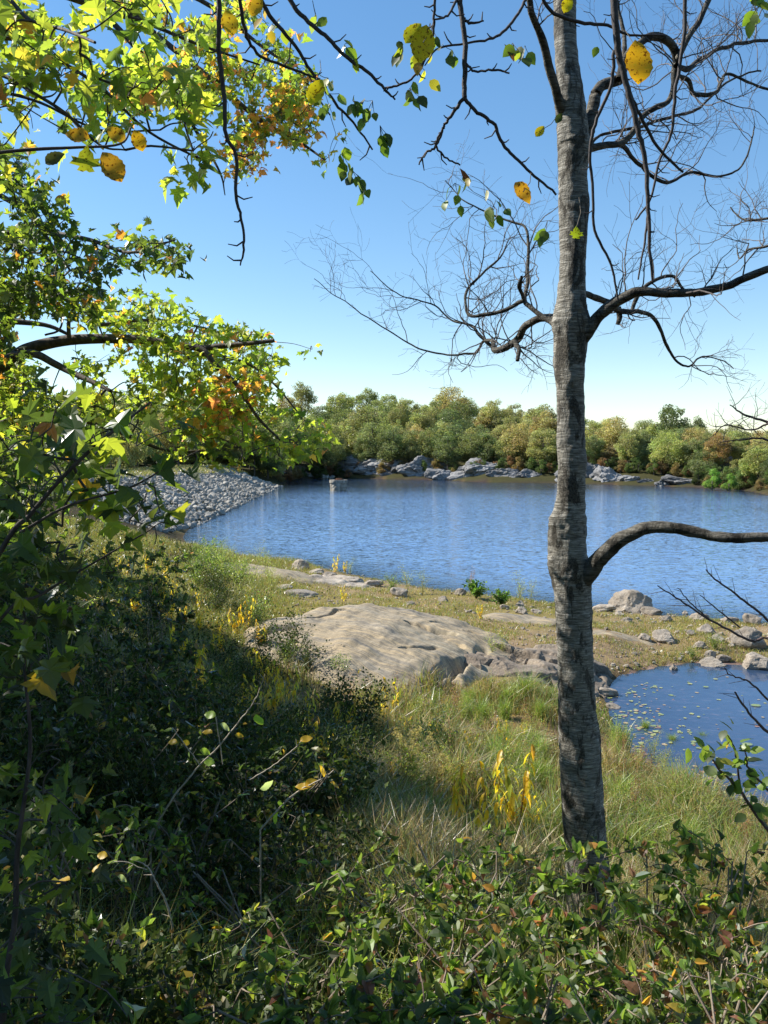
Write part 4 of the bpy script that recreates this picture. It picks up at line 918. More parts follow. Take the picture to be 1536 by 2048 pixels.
spray(mp1, O1, L1v, [
 ([(-60, -30), (330, -30), (420, 40), (300, 130), (440, 200), (420, 330), (380, 340), (250, 250), (180, 230), (90, 200), (-60, 170)], 190, 2.7, 3.9, 3, .068, G_BR, [5, 4, 2.5, 1.5, .5, .2], .38, MAPLE),
 ([(-60, 160), (120, 200), (220, 240), (210, 290), (150, 260), (80, 300), (-60, 340)], 22, 3.0, 3.8, 2, .075, G_BR, [1, 2, 4, .5, .2, .2], .3, MAPLE),
 ([(360, 270), (440, 300), (430, 340), (390, 350), (340, 300)], 6, 3.4, 3.6, 2, .075, G_BR, [3, 3, 2, .5, .2, .2], 0, MAPLE)], rsm)
# maple 2: smaller leaved, orange tinted crown farther off, behind the first
O2 = np.array([-5.2, 8.2, 2.9])
mp2 = thing('red_maple', 'maple turning orange at its branch tips behind the upper left branches', 'tree', O2)
mb = MB(); P = catmull([O2 + [0, 0, -.5], O2 + [.2, 0, 3], O2 + [.1, .1, 6], O2 + [.4, 0, 9.5]], 8); addtube(mb, P, np.linspace(.16, .05, len(P)), 14, (.16, .14, .12)); mb.build('trunk', M_BARK, mp2, True, O2)
L2 = []
for L, y0, y1 in [([(-270, 0, 22), (0, -40, 14), (150, -20, 11), (320, 150, 9), (360, 210, 8), (400, 275, 6), (440, 345, 4), (450, 390, 2)], 8.2, 7.4), ([(-260, -150, 20), (100, -100, 14), (300, 60, 11), (430, 165, 10), (520, 240, 9), (600, 285, 6), (650, 320, 3)], 8.2, 7.2), ([(200, -80, 10), (400, 0, 8), (520, 90, 6), (600, 150, 4), (660, 230, 3)], 8, 7.6)]:
    P, r = px_limb(L, y0, y1, 6); mb = MB(); addtube(mb, P, r, 8, (.09, .075, .07)); mb.build('branch', M_BARK, mp2, True, O2); L2.append(P)
spray(mp2, O2, [p[len(p) // 4:] for p in L2], [
 ([(150, -30), (440, -30), (560, 60), (610, 120), (640, 200), (560, 260), (430, 230), (300, 180), (180, 110)], 360, 6.8, 8.4, 4, .078, G_BR, [4, 4, 3, 1.5, 1.4, .7], .42, MAPLE),
 ([(470, 200), (620, 150), (690, 240), (670, 300), (640, 345), (560, 330), (500, 345), (420, 250)], 190, 6.9, 7.9, 4, .075, G_BR, [1.5, 2.4, 2.4, 2, 3.4, 2.2], .40, MAPLE),
 ([(180, 150), (320, 160), (430, 220), (380, 250), (240, 230)], 60, 7.0, 7.9, 4, .08, G_BR, [2, 2, 2, 2, 2, 1.2], .3, MAPLE),
 ([(440, 300), (520, 300), (520, 345), (450, 345)], 12, 7.2, 7.6, 3, .07, G_BR, [1, 1, .5, 1, 4, 3], .0, MAPLE)], rsm)
# maple 3: the leaning one with the strong limb across the middle left
O3 = np.array([-4.3, 7.2, 2.9])
mp3 = thing('red_maple', 'leaning maple with a thick dark limb stretching right over the embankment', 'tree', O3)
mb = MB(); P = catmull([O3 + [0, 0, -.5], O3 + [.15, 0, 2], O3 + [.25, .1, 3.9], O3 + [-.1, .1, 6], O3 + [-.2, .3, 8]], 8); addtube(mb, P, np.linspace(.15, .05, len(P)), 14, (.16, .14, .12)); mb.build('trunk', M_BARK, mp3, True, O3)
L3 = []
for L, y0, y1, w_ in [([(-160, 800, 36), (-60, 760, 30), (20, 722, 27), (60, 697, 24), (140, 680, 20), (260, 678, 17), (330, 686, 15), (400, 696, 12), (440, 692, 11), (490, 688, 9), (548, 681, 8)], 7.2, 6.6, 1), ([(390, 693, 13), (412, 706, 13), (435, 735, 11), (470, 765, 9), (492, 800, 8), (520, 840, 6), (560, 880, 4)], 6.7, 6.5, 1),
                       ([(30, 712, 17), (70, 708, 15), (110, 728, 14), (150, 748, 12), (190, 766, 10), (222, 782, 7)], 7.0, 6.4, 1), ([(330, 686, 8), (360, 705, 7), (440, 712, 6), (500, 730, 5), (550, 770, 4), (600, 830, 3)], 6.9, 7.0, 1), ([(-150, 620, 20), (0, 640, 12), (90, 650, 8), (140, 670, 6)], 7.2, 7.2, 1), ([(138, 676, 8), (138, 640, 7), (150, 618, 5), (190, 640, 4), (205, 670, 3)], 6.9, 6.8, 1),
                       ([(90, 670, 4), (118, 660, 4), (125, 630, 3), (110, 610, 3)], 6.9, 6.9, 1), ([(-200, 560, 20), (0, 470, 12), (90, 465, 9), (180, 480, 8), (260, 505, 6), (350, 480, 3)], 7.2, 5.2, 1), ([(0, 390, 10), (60, 430, 8), (110, 500, 6), (140, 540, 4)], 5.6, 5.2, 1), ([(200, 650, 7), (300, 640, 6), (380, 650, 5), (450, 670, 4), (560, 720, 3)], 7.4, 8.0, 1), ([(-100, 900, 20), (60, 830, 12), (200, 850, 9), (330, 900, 6), (430, 900, 4)], 7.2, 7.8, 1)]:
    P, r = px_limb(L, y0, y1, 6); mb = MB(); addtube(mb, P, r, 10, (.12, .10, .085)); mb.build('branch', M_BARK, mp3, True, O3); L3.append(P)
spray(mp3, O3, L3, [
 ([(150, 600), (250, 580), (370, 605), (400, 640), (520, 668), (620, 680), (640, 720), (600, 745), (440, 720), (300, 700), (170, 660)], 240, 6.4, 8.2, 4, .075, G_BR, [5, 4, 2, 1, .25, .2], .42, MAPLE),
 ([(80, 720), (300, 700), (600, 730), (640, 770), (650, 880), (640, 905), (560, 925), (500, 900), (440, 870), (300, 830), (150, 800)], 400, 6.2, 8.2, 4, .078, G_BR, [5, 5, 2.2, 1.4, .35, .1], .36, MAPLE),
 ([(20, 730), (130, 720), (260, 790), (300, 830), (60, 830)], 90, 6.4, 8.2, 4, .08, G_BR, [4, 4, 2.5, 1.2, .3, .1], .25, MAPLE),
 ([(380, 760), (500, 740), (520, 800), (460, 850), (400, 860)], 40, 6.2, 6.6, 3, .085, G_BR, [1, .6, .3, 1, 4, 4], .1, MAPLE),
 ([(-60, 700), (100, 740), (250, 830), (560, 880), (560, 920), (420, 930), (250, 900), (-60, 900)], 240, 6.2, 8.0, 4, .078, G_BR, [3, 4, 3, 1.2, .4, .1], .4, MAPLE),
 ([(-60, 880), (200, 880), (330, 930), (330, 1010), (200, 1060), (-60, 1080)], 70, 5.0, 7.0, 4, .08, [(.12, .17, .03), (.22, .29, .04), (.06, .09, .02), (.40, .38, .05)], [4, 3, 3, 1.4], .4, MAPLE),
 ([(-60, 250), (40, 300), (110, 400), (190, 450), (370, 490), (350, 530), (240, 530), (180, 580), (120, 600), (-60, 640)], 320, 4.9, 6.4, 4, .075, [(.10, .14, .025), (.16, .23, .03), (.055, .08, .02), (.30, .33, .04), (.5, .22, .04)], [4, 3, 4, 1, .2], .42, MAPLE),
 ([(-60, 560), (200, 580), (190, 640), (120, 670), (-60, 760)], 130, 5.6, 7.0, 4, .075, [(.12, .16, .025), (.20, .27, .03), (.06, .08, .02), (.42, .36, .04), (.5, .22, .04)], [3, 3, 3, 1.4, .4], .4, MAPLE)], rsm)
# maple 4: sapling close to the camera, large dark leaves in the lower left
O4 = np.array([-2.15, 2.5, 3.9])
sap = thing('maple_sapling', 'maple sapling close by at the left edge with large shaded lobed leaves', 'tree', O4)
L4 = []
for L, y0, y1 in [([(-650, 2500, 26), (-200, 1500, 16), (0, 1105, 10), (60, 1030, 9), (120, 960, 8), (190, 892, 7), (240, 852, 6), (300, 805, 4)], 2.5, 2.9), ([(40, 1065, 6), (140, 1010, 5), (260, 975, 4), (340, 930, 3), (400, 900, 2)], 2.6, 2.9), ([(-200, 1560, 12), (0, 1240, 7), (80, 1190, 6), (180, 1130, 4), (300, 1060, 3)], 2.5, 3.0), ([(-650, 2500, 20), (-80, 2200, 12), (20, 1900, 10), (35, 1700, 9), (60, 1500, 7), (50, 1350, 5)], 2.5, 2.6)]:
    P, r = px_limb(L, y0, y1, 6); mb = MB(); addtube(mb, P, r, 8, (.09, .07, .06)); mb.build('stem', M_BARK, sap, True, O4); L4.append(P[len(P) // 5:])
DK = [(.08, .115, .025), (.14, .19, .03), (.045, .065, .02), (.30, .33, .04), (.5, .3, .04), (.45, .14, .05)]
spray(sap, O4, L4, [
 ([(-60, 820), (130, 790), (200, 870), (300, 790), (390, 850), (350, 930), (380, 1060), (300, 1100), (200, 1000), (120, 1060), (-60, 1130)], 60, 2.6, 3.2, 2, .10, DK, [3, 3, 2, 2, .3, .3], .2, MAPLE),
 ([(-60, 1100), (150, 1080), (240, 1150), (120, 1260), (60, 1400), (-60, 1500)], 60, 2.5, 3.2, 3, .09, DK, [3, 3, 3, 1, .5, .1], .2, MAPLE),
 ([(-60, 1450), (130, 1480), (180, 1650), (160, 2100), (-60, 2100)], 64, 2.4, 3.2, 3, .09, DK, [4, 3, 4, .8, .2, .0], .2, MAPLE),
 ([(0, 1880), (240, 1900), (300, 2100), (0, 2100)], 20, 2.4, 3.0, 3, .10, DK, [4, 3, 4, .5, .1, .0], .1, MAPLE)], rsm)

# ------------------------------------------------------------------ shade trees outside the left edge (their shadow fills the bank)
def shade_tree(x, y, H, Wd, seed, lab, nl=5200, low=.3, size=.26):
    mb, bl = crown_mesh(seed, H=H, Wd=Wd, nblob=26, nleaf=nl, size=size, low=low); z = height(x, y)[0]
    root = thing('broadleaf_tree', lab, 'tree', (x, y, z - .2)); o = mb.build('crown', M_FAR, root); o.color = (.13, .17, .045, 1)
    t = MB(); P = catmull([(0, 0, -.5), (.2, 0, H * .3), (.3, .2, H * .6), (0, 0, H * .9)], 5); addtube(t, P, np.linspace(.18, .05, len(P)), 10, (.12, .10, .085)); t.build('trunk', M_BARK, root, True); return root
SHT = [(-8.4, 7.0, 6.6, 6.0, 1, 11000), (-8.8, 11.0, 8.0, 6.0, 2, 14000), (-9.6, 15.5, 8.0, 6.0, 3, 14000), (-12.2, 20.5, 7.6, 6.0, 4, 12000), (-14.5, 27.0, 7.0, 6.0, 5, 10000), (-7.0, 2.4, 7.4, 5.2, 6, 7500), (-13.5, 13.0, 10, 6.5, 7, 14000), (-13, 7.0, 10, 6.5, 8, 14000)]
for k, (x, y, H, Wd, sd_, nl_) in enumerate(SHT):
    shade_tree(x, y, H, Wd, 200 + sd_, '%s leafy shade tree from the viewpoint along the bank beyond the left edge' % nth(k), nl_, .06)
for k, (x, y, H, Wd) in enumerate([(-3.5, -5, 12, 8), (4, -5.5, 12, 8), (8.5, -1, 10, 6)]):  # unseen canopy added behind the camera to cut the sky fill
    shade_tree(x, y, H, Wd, 240 + k, '%s unseen tree from the left added behind the viewpoint to block sky light' % nth(k), 8000, .3)

# ------------------------------------------------------------------ grass and undergrowth (nobody could count these)
OUTC = [(-.55, 22.6, 3.3, 4.0, .18), (3.4, 21.3, 2.0, 1.8, -.35), (-6.6, 37.2, 3.8, 1.5, -.25), (4.9, 27.2, 1.9, .9, -.2), (6.6, 25.2, 1.5, .65, -.25)]
def off_rock(x, y):
    ok = np.ones(len(x), bool)
    for cx, cy_, a, b, rz in OUTC:
        dx, dy = x - cx, y - cy_; c, s = math.cos(-rz), math.sin(-rz); X = dx * c - dy * s; Y = dx * s + dy * c; ok &= (X / a) ** 2 + (Y / b) ** 2 > 1
    return ok
def field(n, y0, y1, rs, pw=1.0):
    """points on the land that the picture could show, thinning with distance"""
    y = y0 * (y1 / y0) ** (rs.uniform(0, 1, n) ** pw); x = rs.uniform(-.52, .52, n) * y * 1.02; z, sd = height(x, y, True); u, v = uv(x, y, z)
    k = (sd > .02) & (v < 2350) & off_rock(x, y); return x[k], y[k], z[k], sd[k], u[k], v[k]
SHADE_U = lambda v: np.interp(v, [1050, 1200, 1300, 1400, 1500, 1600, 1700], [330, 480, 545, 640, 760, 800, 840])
def blades(mb, x, y, z, L, wd, lean, col, rs):
    n = len(x); a = rs.uniform(0, 2 * np.pi, n); dx, dy = np.cos(a), np.sin(a); b = rs.uniform(0, 2 * np.pi, n); wx, wy = np.cos(b) * wd, np.sin(b) * wd
    base = np.stack([x, y, z - .02], 1); D = np.stack([dx * lean, dy * lean, 0 * x], 1) * L[:, None]; Wv = np.stack([wx, wy, 0 * x], 1)
    up = np.stack([0 * x, 0 * x, L], 1); m1 = base + D * .25 + up * .55; tip = base + D + up * (1 - .35 * lean[:, None])
    V = np.stack([base - Wv, base + Wv, m1 - Wv * .8, m1 + Wv * .8, tip], 1).reshape(-1, 3); o = (np.arange(n) * 5)[:, None]
    F3 = np.concatenate([o + [0, 1, 3], o + [0, 3, 2], o + [2, 3, 4]]); mb.add(V, F3=F3, C=np.repeat(col, 5, 0))
STRAW = [(.42, .31, .13), (.33, .24, .10), (.50, .40, .20), (.22, .27, .06), (.28, .34, .07), (.20, .13, .06)]
rg = np.random.RandomState(8)
mb = MB()
x, y, z, sd, u, v = field(300000, 3.2, 19, rg, .8)        # tall mixed grass between viewpoint and outcrop
c = np.repeat(rg.uniform(-.5, .5, len(x))[:, None], 1, 1)
cl = fb2(x, y, .9, 3, 61); keep = (rg.uniform(0, 1, len(x)) < .38 + .6 * cl) & (sd > .05) & ~((x < .2) & (y < 6.5) & (rg.uniform(0, 1, len(x)) < .85)); x, y, z, sd, u, v, cl = [q[keep] for q in (x, y, z, sd, u, v, cl)]
grn = ss(fb2(x, y, .55, 3, 90), -.05, .5); wts = rg.uniform(0, 1, len(x)) < .16 + .6 * grn
col = np.where(wts[:, None], pal(len(x), STRAW[3:5] + [(.15, .21, .05)], [2, 2, 2], .25, rg), pal(len(x), STRAW, [4, 4, 3, .6, .6, 4], .25, rg))
Lh = rg.uniform(.14, .62, len(x)) * (1 + .7 * cl) * (.45 + .55 * ss(sd, .1, 1.6)); blades(mb, x, y, z, Lh, .0028 + .00028 * y, rg.uniform(.15, .9, len(x)), col, rg)
tag(mb.build('bank_grass', M_GRASS), 'mixed straw coloured and green grass on the bank below the viewpoint', 'grass', kind='stuff')
mb = MB()
x, y, z, sd, u, v = field(300000, 17, 46, rg, 1.0)         # short dry growth on the spit and round the outcrop
cl = fb2(x, y, .6, 4, 66); keep = rg.uniform(0, 1, len(x)) < .5 + .8 * cl; keep |= (x < -3.2) & (rg.uniform(0, 1, len(x)) < .8); x, y, z, sd, u, v, cl = [q[keep] for q in (x, y, z, sd, u, v, cl)]
col = pal(len(x), [(.40, .31, .09), (.30, .22, .07), (.46, .38, .13), (.28, .29, .07), (.22, .28, .06)], [3, 2, 2, 3, 3], .25, rg)
Lh = rg.uniform(.05, .19, len(x)) * (1 + ss(-x, 2.5, 5) * 1.8); blades(mb, x, y, z, Lh, .008, rg.uniform(.2, 1.2, len(x)), col, rg)
tag(mb.build('spit_grass', M_GRASS), 'short brownish dry growth on the spit and round the bedrock', 'grass', kind='stuff')
mb = MB()
x, y, z, sd, u, v = field(150000, 3.0, 46, rg, .9)         # leafy undergrowth, thick on the shaded left bank
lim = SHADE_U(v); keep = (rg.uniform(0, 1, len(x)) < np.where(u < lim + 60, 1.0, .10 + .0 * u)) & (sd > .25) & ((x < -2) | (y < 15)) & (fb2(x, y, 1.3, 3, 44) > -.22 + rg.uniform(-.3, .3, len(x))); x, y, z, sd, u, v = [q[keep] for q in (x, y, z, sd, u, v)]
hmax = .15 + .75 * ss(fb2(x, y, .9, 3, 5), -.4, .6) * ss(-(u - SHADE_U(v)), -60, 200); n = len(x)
pos = np.stack([x, y, z + hmax * rg.uniform(0, 1, n) ** .7], 1); col = pal(n, [(.035, .05, .015), (.055, .08, .02), (.10, .13, .03), (.24, .19, .05), (.13, .085, .04)], [4, 4, 2, .4, .9], .3, rg)  # leaf colours darkened to deepen the shade on the bank
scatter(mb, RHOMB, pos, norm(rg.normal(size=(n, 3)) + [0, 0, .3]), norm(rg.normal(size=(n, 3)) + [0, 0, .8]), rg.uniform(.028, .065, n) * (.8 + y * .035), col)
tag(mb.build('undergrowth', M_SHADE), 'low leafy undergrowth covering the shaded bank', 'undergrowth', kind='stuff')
mb = MB(); x, y, z, sd, u, v = field(60000, 3.0, 22, rg, .9)     # fallen leaves
n = len(x); col = pal(n, [(.35, .22, .10), (.22, .13, .07), (.45, .33, .10), (.14, .09, .06)], [3, 3, 1, 3], .3, rg)
scatter(mb, RHOMBW, np.stack([x, y, z + .012], 1), norm(rg.normal(size=(n, 3)) * [1, 1, .25]), norm(rg.normal(size=(n, 3)) * .4 + [0, 0, 1]), rg.uniform(.03, .06, n), col)
tag(mb.build('leaf_litter', M_LEAF), 'brown fallen leaves lying among the grass stems', 'fallen leaves', kind='stuff')
mb = MB(); rd = np.random.RandomState(4); n = 26000; y = rd.uniform(56, 158, n); x = -28 - rd.uniform(-2.5, 8, n); z = height(x, y)     # grass on the crest
col = pal(n, [(.42, .33, .15), (.30, .28, .08), (.22, .26, .07)], [3, 2, 2], .25, rd); blades(mb, x, y, z, rd.uniform(.3, .8, n), .035, rd.uniform(.2, .8, n), col, rd)
tag(mb.build('crest_grass', M_GRASS), 'tawny grass along the crest of the embankment', 'grass', kind='stuff')

mb = MB(); rv = np.random.RandomState(6); x, y, z, sd, u, v = field(16000, 17, 44, rv); k = (sd > 0) & (x > -9); x, y, z = x[k], y[k], z[k]; n = len(x); G0, GFc = ico(1); sz_ = .012 + .04 * rv.uniform(0, 1, n) ** 3
pv = G0[None] * (sz_[:, None, None] * rv.uniform(.6, 1.3, (n, 1, 3))) * rv.uniform(.8, 1.2, (n, len(G0), 1)) + np.stack([x, y, z + sz_ * .2], 1)[:, None]
mb.add(pv.reshape(-1, 3), F3=(GFc[None] + (np.arange(n) * len(G0))[:, None, None]).reshape(-1, 3), C=np.repeat(pal(n, [(.36, .30, .22), (.5, .44, .35), (.22, .17, .12)], [3, 2, 2], .25, rv), len(G0), 0))
tag(mb.build('gravel', attr_mat('gravel', .9, 30, .2)), 'pale gravel scattered over the bare ground of the spit', 'gravel', kind='stuff')
# ------------------------------------------------------------------ plants one can tell apart
def stem_plant(name, kind, seed):
    rs = np.random.RandomState(seed); root = thing(name, 'plant', 'plant'); st = MB(); lf = MB(); mat = M_LEAF
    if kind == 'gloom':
        kind = 'bush'; DKB = True; mat = M_SHADE  # darker copy of the bush, shade put into its leaf colours
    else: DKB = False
    if kind == 'bush':                 # small-leaved bushy weed
        for k in range(16):
            a = rs.uniform(0, 6.28); t = rs.uniform(.15, .5); H = rs.uniform(.45, .9); P = catmull([(0, 0, 0), (math.cos(a) * t * .3, math.sin(a) * t * .3, H * .5), (math.cos(a) * t, math.sin(a) * t, H)], 5); addtube(st, P, np.linspace(.005, .002, len(P)), 4, (.14, .13, .05))
            m = 60; i = rs.randint(2, len(P), m); pos = P[i] + rs.normal(size=(m, 3)) * [.055, .055, .05]
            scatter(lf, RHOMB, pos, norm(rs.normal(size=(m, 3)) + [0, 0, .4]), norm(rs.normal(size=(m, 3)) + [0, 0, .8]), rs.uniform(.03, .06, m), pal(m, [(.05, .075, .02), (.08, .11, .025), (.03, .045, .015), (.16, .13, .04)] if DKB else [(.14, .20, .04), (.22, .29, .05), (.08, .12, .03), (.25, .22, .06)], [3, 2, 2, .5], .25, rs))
    if kind == 'yellow':               # stems with long drooping yellow leaves
        for k in range(4):
            a = rs.uniform(0, 6.28); t = rs.uniform(.05, .26); H = rs.uniform(.5, .95); P = catmull([(0, 0, 0), (math.cos(a) * t * .4, math.sin(a) * t * .4, H * .5), (math.cos(a) * t, math.sin(a) * t, H)], 6); addtube(st, P, np.linspace(.005, .0025, len(P)), 5, (.24, .15, .05))
            for i in range(4, len(P)):
                for s in ((-1, 1) if rs.rand() < .6 else (1,)):
                    b = rs.uniform(0, 6.28); ax = np.array([[math.cos(b), math.sin(b), -.2 - rs.uniform(0, 1.3)]]); scatter(lf, LANCE, P[i][None], ax, np.array([[math.cos(b) * .6, math.sin(b) * .6, 1.]]), np.array([rs.uniform(.10, .17)]), pal(1, [(.62, .42, .03), (.64, .50, .05), (.52, .26, .04), (.34, .36, .05)], [4, 3, .8, .8], .2, rs))
    if kind == 'plume':                # goldenrod gone to seed: cream plumes
        for k in range(7):
            a = rs.uniform(0, 6.28); t = rs.uniform(.05, .3); H = rs.uniform(.7, 1.1); P = catmull([(0, 0, 0), (math.cos(a) * t * .3, math.sin(a) * t * .3, H * .55), (math.cos(a) * t, math.sin(a) * t, H)], 6); addtube(st, P, np.linspace(.004, .002, len(P)), 4, (.20, .16, .07))
            m = 26; i = rs.randint(3, len(P) - 2, m); scatter(lf, LANCE, P[i], norm(rs.normal(size=(m, 3)) + [0, 0, .2]), norm(rs.normal(size=(m, 3)) + [0, 0, .6]), rs.uniform(.05, .09, m), pal(m, [(.15, .20, .04), (.30, .28, .06), (.26, .18, .07)], [3, 1, 1], .2, rs))
            for q in range(9):
                b = rs.uniform(0, 6.28); L = rs.uniform(.05, .13); p0 = P[-1] - [0, 0, .02 * q]; Q = catmull([p0, p0 + [math.cos(b) * L * .6, math.sin(b) * L * .6, .02], p0 + [math.cos(b) * L, math.sin(b) * L, -.015]], 3); addtube(st, Q, .0012, 3, (.3, .25, .12))
                m = 34; i = rs.randint(0, len(Q), m); scatter(lf, RHOMB, Q[i] + rs.normal(size=(m, 3)) * .006, norm(rs.normal(size=(m, 3)) + [0, 0, .8]), norm(rs.normal(size=(m, 3))), rs.uniform(.008, .015, m), pal(m, [(.58, .47, .20), (.48, .36, .14)], [1, 1], .2, rs))
    if kind == 'tuft':                 # sedge tuft
        n = 320; blades(lf, rs.normal(size=n) * .06, rs.normal(size=n) * .06, np.zeros(n), rs.uniform(.3, .8, n), .0045, rs.uniform(.1, 1.0, n), pal(n, [(.26, .38, .06), (.18, .28, .05), (.40, .42, .10), (.45, .36, .15)], [4, 3, 2, 1], .2, rs), rs); mat = M_GRASS
        P = np.array([(0, 0, -.05), (0, 0, .06)]); addtube(st, P, np.array([.07, .05]), 8, (.16, .12, .05))
    if kind == 'dry':                  # dead russet weed
        for k in range(6):
            a = rs.uniform(0, 6.28); t = rs.uniform(.02, .2); H = rs.uniform(.5, 1.0); P = catmull([(0, 0, 0), (math.cos(a) * t, math.sin(a) * t, H)], 5); P = np.linspace(P[0], P[-1], 8); addtube(st, P, np.linspace(.005, .002, len(P)), 4, (.24, .12, .07))
            m = 90; i = rs.randint(3, len(P), m); scatter(lf, RHOMB, P[i] + rs.normal(size=(m, 3)) * [.025, .025, .06], norm(rs.normal(size=(m, 3))), norm(rs.normal(size=(m, 3))), rs.uniform(.012, .03, m), pal(m, [(.38, .17, .09), (.45, .28, .14), (.26, .12, .07)], [2, 2, 2], .2, rs))
    if kind == 'broad':                # rounded bush of broad glossy leaves
        for k in range(26):
            a = rs.uniform(0, 6.28); t = rs.uniform(.1, .5); H = rs.uniform(.35, .7) * (1.1 - t * .7); P = catmull([(0, 0, 0), (math.cos(a) * t * .4, math.sin(a) * t * .4, H * .6), (math.cos(a) * t, math.sin(a) * t, H)], 5); addtube(st, P, np.linspace(.006, .002, len(P)), 4, (.12, .10, .05))
            m = 22; i = rs.randint(3, len(P), m); scatter(lf, OVAL, P[i], norm(rs.normal(size=(m, 3)) + [0, 0, .3]), norm(rs.normal(size=(m, 3)) * .6 + [0, 0, 1]), rs.uniform(.07, .12, m), pal(m, [(.10, .19, .035), (.06, .12, .025), (.18, .27, .05)], [3, 2, 1], .2, rs))
    if kind == 'airy':                 # wispy pale weed
        for k in range(10):
            a = rs.uniform(0, 6.28); t = rs.uniform(.05, .35); H = rs.uniform(.5, 1.0); P = catmull([(0, 0, 0), (math.cos(a) * t * .3, math.sin(a) * t * .3, H * .6), (math.cos(a) * t, math.sin(a) * t, H)], 5); addtube(st, P, np.linspace(.004, .0015, len(P)), 4, (.30, .25, .10))
            m = 44; i = rs.randint(3, len(P), m); scatter(lf, RHOMB, P[i] + rs.normal(size=(m, 3)) * .045, norm(rs.normal(size=(m, 3)) + [0, 0, .6]), norm(rs.normal(size=(m, 3))), rs.uniform(.015, .035, m), pal(m, [(.32, .36, .08), (.42, .38, .12), (.22, .28, .06)], [3, 2, 2], .2, rs))
    st.build('stems', M_TWIG, root); lf.build('leaves', mat, root); return root
PP = {k: [stem_plant(nm, k, 300 + 7 * i + hash_) for i in range(2)] for hash_, (k, nm) in enumerate([('bush', 'leafy_weed'), ('gloom', 'leafy_weed'), ('yellow', 'yellow_leaved_plant'), ('plume', 'goldenrod'), ('tuft', 'sedge_tuft'), ('dry', 'dead_weed'), ('broad', 'broadleaf_shrub'), ('airy', 'wispy_weed')])}
CATS = dict(bush='weed', gloom='weed', yellow='plant', plume='goldenrod', tuft='sedge', dry='weed', broad='shrub', airy='weed')
def ground_at(u, v):
    """where the view ray through pixel u,v meets the land"""
    r = np.array(ray(u, v)); t = np.linspace(2.5, 60, 1200); X = r[0] * t; Y = r[1] * t; Z = CAMZ + r[2] * t; h = height(X, Y); k = np.argmax(Z < np.maximum(h, 0)); return X[k], Y[k], max(h[k], -.1)
def plant(kind, u, v, s, label, i=0, group=None, rz=None):
    x, y, z = ground_at(u, v); o = dup(PP[kind][i % 2], (x, y, z - .02), random.uniform(0, 6) if rz is None else rz, (s,) * 3, label, group); o['category'] = CATS[kind]; return o
random.seed(5)
